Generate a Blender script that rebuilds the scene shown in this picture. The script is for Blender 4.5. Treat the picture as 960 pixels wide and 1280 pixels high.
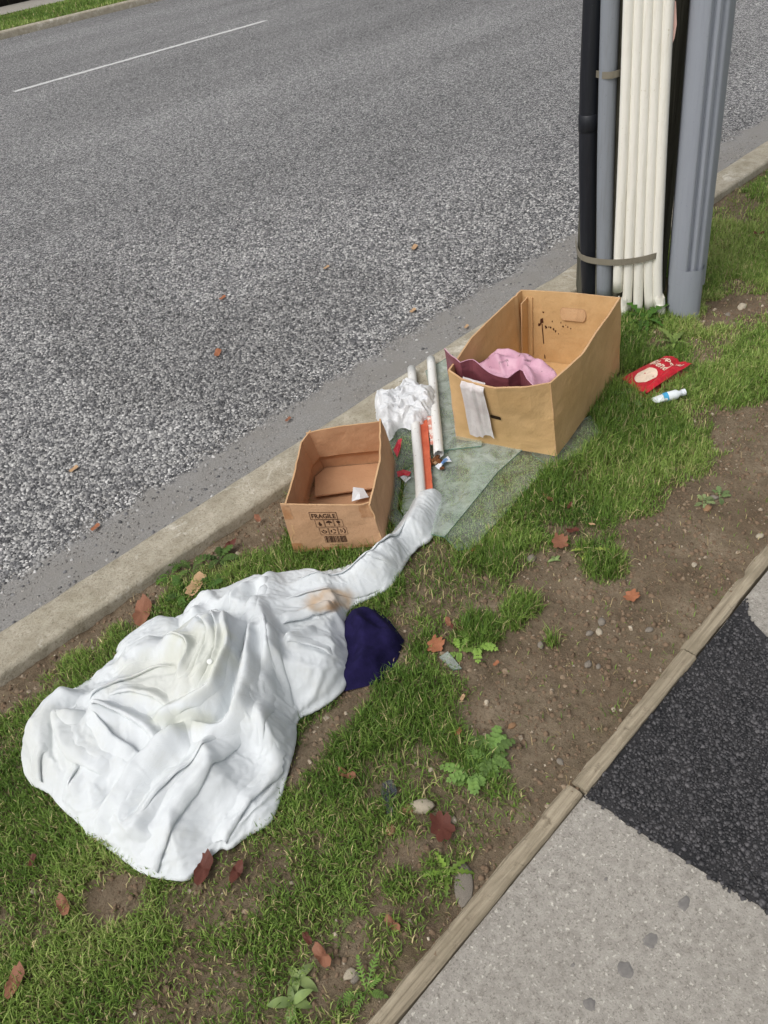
import bpy, bmesh, math, random
import numpy as np
from mathutils import Vector, Matrix

for o in list(bpy.data.objects):
    bpy.data.objects.remove(o)
scene = bpy.context.scene
COL = scene.collection
rng = np.random.default_rng(7)
random.seed(7)

# ------------------------------------------------------------------ camera
# world: x runs along the road, y points across it, z up; metres
FPX, ROLL, CAM_H = 975.0, math.radians(9.5), 1.55
VPX, VPY = 1395.0, -1050.0                       # vanishing point of the kerb, from the picture centre
PITCH = math.atan((-VPY * math.cos(ROLL) - VPX * math.sin(ROLL)) / FPX)
_up = -np.array([math.sin(ROLL) * math.cos(PITCH), math.cos(ROLL) * math.cos(PITCH), math.sin(PITCH)])
_X = np.array([VPX, VPY, FPX]); _X /= np.linalg.norm(_X)
_X -= _X.dot(_up) * _up; _X /= np.linalg.norm(_X)
_Y = np.cross(_up, _X)
RW = np.stack([_X, _Y, _up])                     # world from camera (x right, y down, z forward)
CPOS = np.array([0, 0, CAM_H])

def P(px, py, z=0.0):
    """photo pixel -> world point on the level z"""
    d = RW @ np.array([px - 480.0, py - 640.0, FPX])
    return CPOS + d * ((z - CAM_H) / d[2])

def Pv(pts, z=0.0):
    return np.array([P(p[0], p[1], p[2] if len(p) > 2 else z) for p in pts])

def project(w):
    c = (np.asarray(w) - CPOS) @ RW
    return 480 + FPX * c[..., 0] / c[..., 2], 640 + FPX * c[..., 1] / c[..., 2], c[..., 2]

cam_data = bpy.data.cameras.new('camera')
cam = bpy.data.objects.new('camera', cam_data)
COL.objects.link(cam)
cam_data.sensor_fit = 'VERTICAL'
cam_data.sensor_height = 36.0
cam_data.lens = 36.0 * FPX / 1280.0
cam_data.clip_start = 0.02
cam_data.clip_end = 2000
m = Matrix.Identity(4)
for i in range(3):
    m[i][0], m[i][1], m[i][2], m[i][3] = RW[i, 0], -RW[i, 1], -RW[i, 2], CPOS[i]
cam.matrix_world = m
scene.camera = cam

# ------------------------------------------------------------------ sky, sun, exposure (overcast day)
SUN_EL, SUN_AZ = math.radians(54), math.radians(178)   # azimuth: direction towards the sun, from +x anticlockwise
world = bpy.data.worlds.new('World')
scene.world = world
world.use_nodes = True
wn = world.node_tree.nodes; wl = world.node_tree.links
sky = wn.new('ShaderNodeTexSky'); sky.sky_type = 'NISHITA'; sky.sun_disc = False
sky.sun_elevation = SUN_EL; sky.sun_rotation = math.pi / 2 - SUN_AZ
sky.air_density = 1.0; sky.dust_density = 6.0; sky.ozone_density = 1.0
hs = wn.new('ShaderNodeHueSaturation'); hs.inputs['Saturation'].default_value = 0.26   # cloud cover: nearly white
wl.new(sky.outputs[0], hs.inputs['Color'])
bg = wn['Background']; bg.inputs['Strength'].default_value = 0.145
wl.new(hs.outputs[0], bg.inputs['Color'])
sun_d = bpy.data.lights.new('sun', 'SUN'); sun_d.energy = 1.1; sun_d.angle = math.radians(40); sun_d.color = (1, 0.985, 0.96)
sun = bpy.data.objects.new('sun', sun_d); COL.objects.link(sun)
sdir = Vector((math.cos(SUN_EL) * math.cos(SUN_AZ), math.cos(SUN_EL) * math.sin(SUN_AZ), math.sin(SUN_EL)))
sun.rotation_euler = sdir.to_track_quat('Z', 'Y').to_euler()
sun.location = (0, 0, 12)
scene.view_settings.view_transform = 'Standard'
scene.view_settings.look = 'None'
scene.view_settings.gamma = 1.0
scene.view_settings.use_curve_mapping = False
scene.view_settings.exposure = -0.12
scene.cycles.max_bounces = 8
scene.cycles.transparent_max_bounces = 16

# ------------------------------------------------------------------ helpers
def S(r, g, b):
    """sRGB 0-255 -> linear"""
    f = lambda c: c / 12.92 if c <= 0.04045 else ((c + 0.055) / 1.055) ** 2.4
    return (f(r / 255), f(g / 255), f(b / 255), 1.0)

def _h(ix, iy, seed):
    n = (ix.astype(np.int64) * 374761393 + iy.astype(np.int64) * 668265263 + seed * 974634777) & 0x7fffffff
    n = ((n ^ (n >> 13)) * 1274126177) & 0x7fffffff
    return ((n ^ (n >> 16)) & 0xffff) / 65535.0

def vnoise(x, y, seed=0):
    x = np.asarray(x, float); y = np.asarray(y, float)
    ix = np.floor(x); iy = np.floor(y); fx = x - ix; fy = y - iy
    fx = fx * fx * fx * (fx * (fx * 6 - 15) + 10); fy = fy * fy * fy * (fy * (fy * 6 - 15) + 10)
    a = _h(ix, iy, seed); b = _h(ix + 1, iy, seed); c = _h(ix, iy + 1, seed); d = _h(ix + 1, iy + 1, seed)
    return (a * (1 - fx) + b * fx) * (1 - fy) + (c * (1 - fx) + d * fx) * fy

def fbm(x, y, seed=0, oct=4):
    s = 0; a = 0.5; t = 0
    for i in range(oct):
        s = s + a * vnoise(x * 2 ** i + 17.3 * i, y * 2 ** i - 9.1 * i, seed + i); t += a; a *= 0.5
    return s / t

def sdf(x, y, poly):
    """signed distance to a polygon, positive inside; x, y flat arrays"""
    poly = np.asarray(poly)[:, :2]; n = len(poly)
    best = np.full(x.shape, 1e9); ins = np.zeros(x.shape, bool)
    for i in range(n):
        ax, ay = poly[i]; bx, by = poly[(i + 1) % n]
        ex, ey = bx - ax, by - ay; wx, wy = x - ax, y - ay
        t = np.clip((wx * ex + wy * ey) / (ex * ex + ey * ey + 1e-12), 0, 1)
        best = np.minimum(best, (wx - ex * t) ** 2 + (wy - ey * t) ** 2)
        c = ((ay > y) != (by > y))
        if abs(ey) > 1e-12:
            ins ^= c & (x < ex * (y - ay) / ey + ax)
    d = np.sqrt(best)
    return np.where(ins, d, -d)

def smooth_poly(pts, n=3, closed=True):
    """Chaikin corner cutting"""
    p = np.asarray(pts, float)
    for _ in range(n):
        q = np.roll(p, -1, 0)
        a = p * 0.75 + q * 0.25; b = p * 0.25 + q * 0.75
        if closed:
            p = np.stack([a, b], 1).reshape(-1, p.shape[1])
        else:
            p = np.concatenate([p[:1], np.stack([a[:-1], b[:-1]], 1).reshape(-1, p.shape[1]), p[-1:]])
    return p

def resample(pl, n):
    pl = np.asarray(pl, float); s = np.concatenate([[0], np.cumsum(np.linalg.norm(np.diff(pl, axis=0), axis=1))]); s /= s[-1]
    t = np.linspace(0, 1, n)
    return np.stack([np.interp(t, s, pl[:, i]) for i in range(3)], 1)

def mesh_obj(name, verts, faces, mat, parent=None, smooth=False, color=None):
    """numpy verts + faces (list, or int array of tris / quads) -> linked mesh object"""
    me = bpy.data.meshes.new(name)
    verts = np.asarray(verts, np.float32)
    if isinstance(faces, np.ndarray):
        k = faces.shape[1]; nf = len(faces)
        me.vertices.add(len(verts)); me.vertices.foreach_set('co', verts.ravel())
        me.loops.add(nf * k); me.loops.foreach_set('vertex_index', faces.astype(np.int32).ravel())
        me.polygons.add(nf)
        me.polygons.foreach_set('loop_start', np.arange(0, nf * k, k, dtype=np.int32))
        me.update(calc_edges=True)
    else:
        me.from_pydata([tuple(map(float, v)) for v in verts], [], [tuple(int(i) for i in f) for f in faces])
    me.validate()
    if smooth:
        me.polygons.foreach_set('use_smooth', np.ones(len(me.polygons), bool))
    if color is not None:
        at = me.color_attributes.new('tint', 'FLOAT_COLOR', 'POINT')
        c = np.ones((len(me.vertices), 4), np.float32); c[:, :3] = color[:, :3]
        at.data.foreach_set('color', c.ravel())
    if mat:
        me.materials.append(mat)
    return link(name, me, parent)

def link(name, me, parent=None):
    o = bpy.data.objects.new(name, me)
    COL.objects.link(o)
    if parent:
        o.parent = parent
    return o

def thing(name, label, cat, loc=(0, 0, 0), group=None, rz=0):
    o = bpy.data.objects.new(name, None)
    o.empty_display_size = 0.05
    COL.objects.link(o)
    o.location = loc; o.rotation_euler = (0, 0, rz)
    return tag(o, label, cat, group)

def tag(o, label, cat, group=None):
    o['label'] = label; o['category'] = cat
    if group:
        o['group'] = group
    return o

def struct(o, kind='structure', label=None):
    o['kind'] = kind
    if label:
        o['label'] = label
    return o

def grid_faces(nu, nv):
    i = np.arange(nu - 1)[:, None]; j = np.arange(nv - 1)[None, :]
    a = (i * nv + j).ravel()
    return np.stack([a, a + nv, a + nv + 1, a + 1], 1)

def child(o, parent_empty):
    """parent a mesh built in world coordinates to an empty standing at its base"""
    o.parent = parent_empty
    o.matrix_parent_inverse = Matrix.Translation(parent_empty.location).inverted() if parent_empty.rotation_euler.z == 0 else parent_empty.matrix_basis.inverted()
    return o

def sub(o, part):
    """a piece of a part: third level (parts carry no transform of their own)"""
    o.parent = part
    o.matrix_parent_inverse = Matrix.Identity(4)
    return o

# ------------------------------------------------------------------ materials
class NM:
    def __init__(s, name, rough=0.8, spec=0.3):
        s.m = bpy.data.materials.new(name); s.m.use_nodes = True
        s.n = s.m.node_tree.nodes; s.l = s.m.node_tree.links
        s.b = s.n['Principled BSDF']
        s.b.inputs['Roughness'].default_value = rough
        s.b.inputs['Specular IOR Level'].default_value = spec
        s.tc = s.n.new('ShaderNodeTexCoord')
    def add(s, t, **kw):
        nd = s.n.new(t)
        for k, v in kw.items():
            if k.startswith('i_'):
                nd.inputs[k[2:].replace('_', ' ')].default_value = v
            else:
                setattr(nd, k, v)
        return nd
    def map(s, scale=(1, 1, 1), rot=(0, 0, 0), loc=(0, 0, 0)):
        mp = s.add('ShaderNodeMapping'); mp.inputs['Scale'].default_value = scale
        mp.inputs['Rotation'].default_value = rot; mp.inputs['Location'].default_value = loc
        s.l.new(s.tc.outputs['Object'], mp.inputs[0]); return mp.outputs[0]
    def noise(s, scale, detail=4, rough=0.6, vec=None, dist=0):
        n = s.add('ShaderNodeTexNoise'); n.inputs['Scale'].default_value = scale
        n.inputs['Detail'].default_value = detail; n.inputs['Roughness'].default_value = rough
        n.inputs['Distortion'].default_value = dist
        s.l.new(vec or s.tc.outputs['Object'], n.inputs['Vector']); return n.outputs['Fac']
    def voro(s, scale, feat='F1', vec=None, out='Distance', rnd=1.0):
        n = s.add('ShaderNodeTexVoronoi', feature=feat); n.inputs['Scale'].default_value = scale
        n.inputs['Randomness'].default_value = rnd
        s.l.new(vec or s.tc.outputs['Object'], n.inputs['Vector']); return n.outputs[out]
    def ramp(s, fac, stops, interp='LINEAR'):
        r = s.add('ShaderNodeValToRGB'); r.color_ramp.interpolation = interp
        e = r.color_ramp.elements
        while len(e) < len(stops): e.new(0.5)
        for el, (p, c) in zip(e, stops):
            el.position = p; el.color = c if isinstance(c, tuple) and len(c) == 4 else (c, c, c, 1)
        s.l.new(fac, r.inputs[0]); return r.outputs[0]
    def mix(s, fac, a, b, mode='MIX'):
        mx = s.add('ShaderNodeMix', data_type='RGBA', blend_type=mode)
        for sock, v in ((mx.inputs[0], fac), (mx.inputs[6], a), (mx.inputs[7], b)):
            if isinstance(v, (int, float)): sock.default_value = v
            elif isinstance(v, tuple): sock.default_value = v
            else: s.l.new(v, sock)
        return mx.outputs[2]
    def math(s, op, a, b=0.0, c=None):
        md = s.add('ShaderNodeMath', operation=op)
        for sock, v in zip(md.inputs, (a, b, c)):
            if v is None: continue
            if isinstance(v, (int, float)): sock.default_value = v
            else: s.l.new(v, sock)
        return md.outputs[0]
    def attr(s, name='tint'):
        a = s.add('ShaderNodeAttribute'); a.attribute_name = name; return a.outputs['Color']
    def rnd(s):
        return s.add('ShaderNodeObjectInfo').outputs['Random']
    def color(s, c):
        if isinstance(c, tuple): s.b.inputs['Base Color'].default_value = c
        else: s.l.new(c, s.b.inputs['Base Color'])
        return s
    def rough(s, r):
        s.l.new(r, s.b.inputs['Roughness']); return s
    def bump(s, hgt, dist=0.002, strength=1.0):
        b = s.add('ShaderNodeBump'); b.inputs['Distance'].default_value = dist
        b.inputs['Strength'].default_value = strength
        s.l.new(hgt, b.inputs['Height'])
        prev = s.b.inputs['Normal']
        if prev.is_linked: s.l.new(prev.links[0].from_socket, b.inputs['Normal'])
        s.l.new(b.outputs[0], prev); return s
    def sep(s, axis):
        q = s.add('ShaderNodeSeparateXYZ'); s.l.new(s.tc.outputs['Object'], q.inputs[0]); return q.outputs[axis]

M = {}
# --- road: two layers of pale chips in dark bitumen, a smoother worn strip along the kerb
k = NM('chip_seal', 0.85, 0.25)
cell = k.voro(92, out='Color')
edge = k.voro(92, 'DISTANCE_TO_EDGE')
sp = k.add('ShaderNodeSeparateColor'); k.l.new(cell, sp.inputs[0])
chip = k.ramp(sp.outputs[0], [(0, S(70, 71, 73)), (0.25, S(132, 132, 133)), (0.6, S(178, 177, 176)), (1, S(234, 232, 228))])
gap = k.ramp(edge, [(0.02, 0.0), (0.13, 1.0)])
c1 = k.mix(gap, S(62, 62, 64), chip)
big = k.ramp(k.noise(1.0, 4, 0.6, k.map((0.14, 0.75, 1))), [(0.35, 0.84), (0.65, 1.14)])
c1 = k.mix(1.0, c1, big, 'MULTIPLY')
fine = k.noise(160, 3, 0.7)
strip = k.mix(k.ramp(fine, [(0.3, 0), (0.72, 1)]), S(112, 110, 108), S(160, 158, 154))
strip = k.mix(k.ramp(k.noise(7, 4), [(0.4, 0), (0.7, 1)]), strip, S(134, 131, 126))
yy = k.math('ADD', k.sep(1), k.math('MULTIPLY', k.math('SUBTRACT', k.noise(9, 3), 0.5), 0.22))
sfac = k.math('MULTIPLY_ADD', yy, 16.0, -2.33 * 16)
sf = k.add('ShaderNodeClamp'); k.l.new(sfac, sf.inputs[0])
k.color(k.mix(sf.outputs[0], strip, c1))
k.bump(k.math('MULTIPLY', gap, sf.outputs[0]), 0.0035).bump(fine, 0.002)
M['road'] = k.m

k = NM('road_chip', 0.8, 0.3)
k.color(k.mix(k.ramp(k.noise(220, 2), [(0.35, 0.0), (0.7, 0.35)]), k.attr(), S(120, 118, 114)))
M['chip'] = k.m

k = NM('road_paint', 0.7)
k.color(k.mix(k.ramp(k.voro(70, 'DISTANCE_TO_EDGE'), [(0.0, 1), (0.12, 0)]), S(226, 226, 224), S(140, 140, 140)))
M['paint'] = k.m

# --- kerb concrete, lichen stained
k = NM('kerb_concrete', 0.9, 0.2)
c = k.mix(k.ramp(k.noise(14, 6, 0.7), [(0.35, 0), (0.7, 1)]), S(156, 148, 130), S(190, 182, 165))
c = k.mix(k.ramp(k.noise(5.5, 5, 0.75, dist=0.6), [(0.56, 0), (0.66, 0.75)]), c, S(216, 211, 198))
c = k.mix(k.ramp(k.noise(120, 3, 0.7), [(0.3, 0.6), (0.48, 0)]), c, S(112, 103, 84))
c = k.mix(k.ramp(k.noise(3.0, 4, 0.7), [(0.55, 0), (0.8, 0.4)]), c, S(128, 122, 92))
k.color(c).bump(k.noise(150, 4, 0.7), 0.004).bump(k.noise(25, 4), 0.004)
M['kerb'] = k.m

# --- footpath concrete with pale exposed specks and dark gum spots
k = NM('path_concrete', 0.88, 0.25)
c = k.mix(k.ramp(k.noise(60, 5, 0.75), [(0.3, 0), (0.7, 1)]), S(140, 135, 127), S(176, 171, 162))
c = k.mix(k.ramp(k.noise(260, 2, 0.6), [(0.32, 0.6), (0.45, 0)]), c, S(96, 90, 82))
c = k.mix(k.ramp(k.noise(110, 3, 0.6), [(0.61, 0), (0.68, 0.8)]), c, S(210, 205, 194))
c = k.mix(k.ramp(k.noise(45, 4, 0.75), [(0.63, 0), (0.72, 0.6)]), c, S(200, 194, 183))
c = k.mix(k.ramp(k.noise(90, 3, 0.6, k.map(loc=(3, 1, 0))), [(0.62, 0), (0.70, 0.5)]), c, S(104, 99, 92))
c = k.mix(k.ramp(k.noise(2.4, 4, 0.6), [(0.42, 0.0), (0.75, 0.28)]), c, S(130, 125, 117))
k.color(c).bump(k.noise(220, 4, 0.7), 0.0016).bump(k.noise(70, 3), 0.0018)
M['path'] = k.m

k = NM('black_asphalt', 0.6, 0.45)
k.color(k.mix(k.ramp(k.noise(12, 4), [(0.4, 0), (0.75, 1)]), S(32, 32, 34), S(58, 56, 57))).bump(k.noise(300, 3), 0.002)
M['asphalt'] = k.m
k = NM('asphalt_chip', 0.5, 0.5)
k.color(k.mix(k.ramp(k.noise(150, 3), [(0.45, 0), (0.75, 0.5)]), k.attr(), S(88, 86, 86))).bump(k.noise(400, 3), 0.001)
M['asphalt_chip'] = k.m

# --- weathered timber
k = NM('weathered_timber', 0.85, 0.2)
v = k.map((2.5, 60, 60))
c = k.mix(k.ramp(k.noise(2.0, 6, 0.65, v, 0.5), [(0.3, 0), (0.7, 1)]), S(126, 115, 96), S(180, 168, 146))
c = k.mix(k.ramp(k.noise(9, 4), [(0.5, 0), (0.75, 0.6)]), c, S(126, 116, 96))
c = k.mix(k.ramp(k.noise(30, 4, 0.7), [(0.58, 0), (0.7, 0.55)]), c, S(78, 64, 48))
k.color(c).bump(k.noise(2.0, 6, 0.65, v, 0.5), 0.004).bump(k.noise(160, 3), 0.001)
M['timber'] = k.m

# --- soil
k = NM('soil', 0.95, 0.12)
c = k.mix(k.ramp(k.noise(7, 6, 0.7), [(0.32, 0), (0.7, 1)]), S(100, 87, 71), S(148, 133, 113))
c = k.mix(k.ramp(k.noise(110, 4, 0.7), [(0.3, 0.7), (0.5, 0)]), c, S(78, 65, 53))
c = k.mix(k.ramp(k.noise(190, 3, 0.7), [(0.6, 0), (0.7, 0.55)]), c, S(158, 142, 122))
moss = k.attr()
c = k.mix(k.math('MULTIPLY', k.ramp(k.noise(38, 5, 0.75), [(0.36, 0), (0.62, 1)]), moss), c, S(84, 92, 42))
c = k.mix(k.ramp(k.noise(2.6, 5, 0.7), [(0.40, 0.4), (0.58, 0)]), c, S(100, 84, 68))
k.color(c).bump(k.noise(80, 6, 0.75), 0.006).bump(k.noise(300, 3), 0.002)
M['soil'] = k.m
k = NM('clod', 0.95, 0.1)
k.color(k.mix(k.ramp(k.noise(150, 3), [(0.35, 0), (0.7, 1)]), k.attr(), S(128, 108, 88)))
M['clod'] = k.m

def two_sided(name, transl=0.35, rough=0.55, spec=0.3, col=None, dark=None):
    k = NM(name, rough, spec)
    c = col(k) if callable(col) else (col if col is not None else k.attr())
    k.color(c)
    tr = k.add('ShaderNodeBsdfTranslucent')
    if isinstance(c, tuple): tr.inputs[0].default_value = c
    else: k.l.new(c, tr.inputs[0])
    mx = k.add('ShaderNodeMixShader'); mx.inputs[0].default_value = transl
    k.l.new(k.b.outputs[0], mx.inputs[1]); k.l.new(tr.outputs[0], mx.inputs[2])
    k.l.new(mx.outputs[0], k.n['Material Output'].inputs[0])
    return k
M['grass'] = two_sided('grass_blade', 0.3, 0.5, 0.3).m
M['weed'] = two_sided('weed_leaf', 0.25, 0.55, 0.3, lambda k: k.mix(k.ramp(k.noise(60, 3), [(0.3, 0), (0.7, 1)]), k.attr(), k.mix(1.0, k.attr(), (1.35, 1.3, 1.1, 1), 'MULTIPLY'))).m

def leafmat(name, a, b, cc):
    return two_sided(name, 0.12, 0.6, 0.3, lambda k: k.mix(k.ramp(k.noise(120, 4, 0.7), [(0.58, 0), (0.7, 0.8)]),
        k.mix(k.ramp(k.noise(35, 4), [(0.35, 0), (0.7, 1)]), a, b), cc)).m
M['leaf_rust'] = leafmat('leaf_rust', S(128, 84, 64), S(160, 112, 86), S(86, 56, 44))
M['leaf_tan'] = leafmat('leaf_tan', S(182, 146, 110), S(208, 174, 136), S(136, 102, 74))
M['leaf_dark'] = leafmat('leaf_dark', S(84, 46, 38), S(112, 64, 50), S(60, 32, 26))
M['leaf_orange'] = leafmat('leaf_orange', S(152, 94, 66), S(182, 124, 90), S(116, 68, 48))

def stone(name, a, b):
    k = NM(name, 0.85, 0.25)
    k.color(k.mix(k.ramp(k.noise(60, 5, 0.7), [(0.35, 0), (0.7, 1)]), a, b)).bump(k.noise(200, 4), 0.001)
    return k.m
M['stone_grey'] = stone('stone_grey', S(112, 104, 94), S(156, 148, 136))
M['stone_pale'] = stone('stone_pale', S(160, 148, 128), S(200, 190, 170))
M['stone_brown'] = stone('stone_brown', S(128, 96, 70), S(168, 136, 104))

# --- cardboard
def cardboard(name, a, b, d, flute=(0, 0, 1)):
    k = NM(name, 0.85, 0.15)
    c = k.mix(k.ramp(k.noise(9, 5, 0.6), [(0.35, 0), (0.7, 1)]), a, b)
    c = k.mix(k.ramp(k.noise(5, 4, 0.65, dist=0.8), [(0.6, 0), (0.78, 0.5)]), c, d)
    c = k.mix(k.ramp(k.noise(300, 2), [(0.3, 0.25), (0.5, 0)]), c, d)
    k.color(c).bump(k.noise(14, 4), 0.004).bump(k.noise(120, 3), 0.0006)
    return k.m
M['card_small'] = cardboard('cardboard_brown', S(186, 147, 113), S(199, 160, 126), S(160, 120, 88))
M['card_small_in'] = cardboard('cardboard_inside', S(182, 140, 106), S(195, 153, 118), S(154, 116, 85))
M['card_big'] = cardboard('cardboard_tan', S(200, 164, 116), S(212, 176, 128), S(178, 140, 94))
M['card_edge'] = cardboard('cardboard_cut_edge', S(196, 158, 118), S(210, 174, 134), S(150, 112, 76))
k = NM('packing_tape', 0.32, 0.5); k.color(k.mix(k.ramp(k.noise(30, 4), [(0.4, 0), (0.65, 1)]), S(170, 122, 82), S(196, 152, 114))).bump(k.noise(60, 4), 0.002)
M['tape'] = k.m
k = NM('black_print', 0.8, 0.2); k.color(k.mix(k.ramp(k.noise(200, 3), [(0.4, 0), (0.75, 0.6)]), S(58, 40, 32), S(120, 84, 60))); M['ink'] = k.m
k = NM('brown_stain', 0.7, 0.3); k.color(S(74, 40, 22)); M['stain'] = k.m
k = NM('painted_hole_shade', 0.9, 0.1); k.color(S(50, 38, 28)); M['hole_shade'] = k.m  # dark colour painted in for the shade inside the hand hole
# ------------------------------------------------------------------ levels of the place
Y_EDGE0, Y_EDGE1 = 0.455, 0.494          # timber edging along the footpath
Y_KB, Y_KF = 1.805, 1.978                # back and front of the kerb
Z_KERB, Z_ROAD, Z_PATH = 0.022, -0.12, -0.010
Y_FK = 17.2                              # far kerb face

# ground far around, below everything
k = NM('distant_ground', 0.95, 0.1); k.color(k.mix(k.noise(0.5, 5), S(70, 84, 40), S(104, 112, 60))); M['far_ground'] = k.m
struct(mesh_obj('ground', [(-300, -300, -0.34), (300, -300, -0.34), (300, 300, -0.34), (-300, 300, -0.34)], [(0, 1, 2, 3)], M['far_ground']))

# ------------------------------------------------------------------ road
def sheet(name, xs, ys, zf, mat):
    X, Y = np.meshgrid(xs, ys, indexing='ij')
    v = np.stack([X.ravel(), Y.ravel(), zf(X.ravel(), Y.ravel())], 1)
    return mesh_obj(name, v, grid_faces(len(xs), len(ys)), mat, smooth=True)
road = struct(sheet('road', np.linspace(-40, 90, 66), np.linspace(Y_KF - 0.03, Y_FK + 0.05, 20), lambda x, y: np.full_like(x, Z_ROAD), M['road']))

def rough_line(x0, x1, yc, half, z):
    xs = np.linspace(x0, x1, int((x1 - x0) / 0.03)); n = len(xs)
    a = yc - half + (rng.random(n) - .5) * 0.02; b = yc + half + (rng.random(n) - .5) * 0.02
    v = np.concatenate([np.stack([xs, a, np.full(n, z)], 1), np.stack([xs, b, np.full(n, z)], 1)])
    i = np.arange(n - 1); f = np.stack([i, i + 1, i + 1 + n, i + n], 1)
    o = struct(mesh_obj('lane_marking', v, f, M['paint'])); return o
rough_line(4.395, 8.58, 11.365, 0.06, Z_ROAD + 0.005)
rough_line(14.4, 18.6, 11.365, 0.06, Z_ROAD + 0.005)
rough_line(-5.6, -1.4, 11.365, 0.06, Z_ROAD + 0.005)

CUBE = np.array([[-1, -1, -1], [1, -1, -1], [1, 1, -1], [-1, 1, -1], [-1, -1, 1], [1, -1, 1], [1, 1, 1], [-1, 1, 1]], float)
CUBEF = np.array([[4, 5, 6], [4, 6, 7], [0, 1, 5], [0, 5, 4], [1, 2, 6], [1, 6, 5], [2, 3, 7], [2, 7, 6], [3, 0, 4], [3, 4, 7]])   # no underside

def rand_rot(n, tilt):
    a = rng.random(n) * 2 * np.pi; b = (rng.random(n) - .5) * 2 * tilt; c = (rng.random(n) - .5) * 2 * tilt
    ca, sa, cb, sb, cc, sc = np.cos(a), np.sin(a), np.cos(b), np.sin(b), np.cos(c), np.sin(c)
    o = np.zeros(n); l = np.ones(n)
    Rz = np.stack([ca, -sa, o, sa, ca, o, o, o, l], 1).reshape(-1, 3, 3)
    Rx = np.stack([l, o, o, o, cb, -sb, o, sb, cb], 1).reshape(-1, 3, 3)
    Ry = np.stack([cc, o, sc, o, l, o, -sc, o, cc], 1).reshape(-1, 3, 3)
    return Rz @ Rx @ Ry

def crumbs(name, xy, z, size, cols, mat, tilt=0.7, flat=0.62):
    """many angular crushed-stone grains as one mesh"""
    n = len(xy)
    base = CUBE[None] * (0.72 + 0.56 * rng.random((n, 8, 3)))
    base[:, 4:, :2] *= 0.35 + 0.5 * rng.random((n, 1, 1))        # narrower tops: crushed, not dice
    base[:, 4:, :2] += (rng.random((n, 1, 2)) - .5) * 0.6
    sc = np.stack([np.ones(n), 0.65 + 0.5 * rng.random(n), flat * (0.7 + 0.6 * rng.random(n))], 1) * size[:, None] * 0.5
    v = np.einsum('nij,nkj->nki', rand_rot(n, tilt), base * sc[:, None, :])
    v[..., 0] += xy[:, 0, None]; v[..., 1] += xy[:, 1, None]; v[..., 2] += z[:, None]
    f = (CUBEF[None] + (np.arange(n) * 8)[:, None, None]).reshape(-1, 3)
    return mesh_obj(name, v.reshape(-1, 3), f, mat, color=np.repeat(cols, 8, 0))

def in_view(x, y, z=0.0, margin=0):
    px, py, d = project(np.stack([x, y, np.full_like(x, z)], 1))
    return (d > 0) & (px > -margin) & (px < 960 + margin) & (py > -margin) & (py < 1280 + margin)

def jgrid(x0, x1, y0, y1, s, jit=0.9):
    X, Y = np.meshgrid(np.arange(x0, x1, s), np.arange(y0, y1, s * 0.87), indexing='ij')
    X = X.copy(); X[:, 1::2] += s / 2
    x = X.ravel() + (rng.random(X.size) - .5) * s * jit; y = Y.ravel() + (rng.random(X.size) - .5) * s * jit
    return x, y

x, y = jgrid(-1.5, 6.5, Y_KF + 0.12, 5.4, 0.0112)
edge_y = 2.36 + (fbm(x * 3, x * 0 + 2, 5) - .5) * 0.18
keep = in_view(x, y, Z_ROAD, 60) & (rng.random(len(x)) < np.clip((5.7 - np.hypot(x, y)) / 2.8, 0, 1))
keep &= (rng.random(len(x)) < np.clip(0.035 + 1.15 * np.clip((y - edge_y + 0.05) / 0.17, 0, 1) ** 1.5 - 0.22 * (fbm(x * 2.2, y * 2.2, 31) > 0.55), 0, 1))
x, y = x[keep], y[keep]
n = len(x)
g = np.clip(np.where(rng.random(n) < 0.4, rng.normal(0.18, 0.12, n), rng.normal(0.62, 0.18, n)), 0, 1)
pal = np.array([S(54, 55, 58)[:3], S(104, 104, 106)[:3], S(152, 151, 149)[:3], S(196, 195, 193)[:3]])
ci = g * 2.999; i0 = ci.astype(int); fr = (ci - i0)[:, None]
cols = pal[i0] * (1 - fr) + pal[i0 + 1] * fr
patch = np.where(fbm(x * 1.3, y * 1.3, 71) > 0.52, 0.82, 1.06)[:, None]
cols = cols * patch * 1.22
struct(crumbs('road_chips', np.stack([x, y], 1), np.full(n, Z_ROAD - 0.001) + rng.random(n) * 0.002, 0.0085 + 0.0075 * rng.random(n), cols, M['chip'], 0.45, 0.55), 'stuff', 'grey crushed stone chips bedded in the road surface')

x = rng.uniform(-1, 5.5, 30000); y = Y_KF + 0.01 + 0.5 * rng.random(30000) ** 1.3
keep = in_view(x, y, Z_ROAD, 60) & (fbm(x * 5, y * 9, 131) + 0.25 * rng.random(30000) > 0.58); x, y = x[keep], y[keep]; n = len(x)
g = rng.random((n, 1))
struct(crumbs('gutter_grit', np.stack([x, y], 1), np.full(n, Z_ROAD + 0.001), 0.002 + 0.006 * rng.random(n) ** 3, np.array(S(96, 94, 92)[:3]) * (1 - g) + np.array(S(170, 166, 160)[:3]) * g, M['chip'], 0.5, 0.6), 'stuff', 'loose grit gathered in the gutter')

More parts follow.
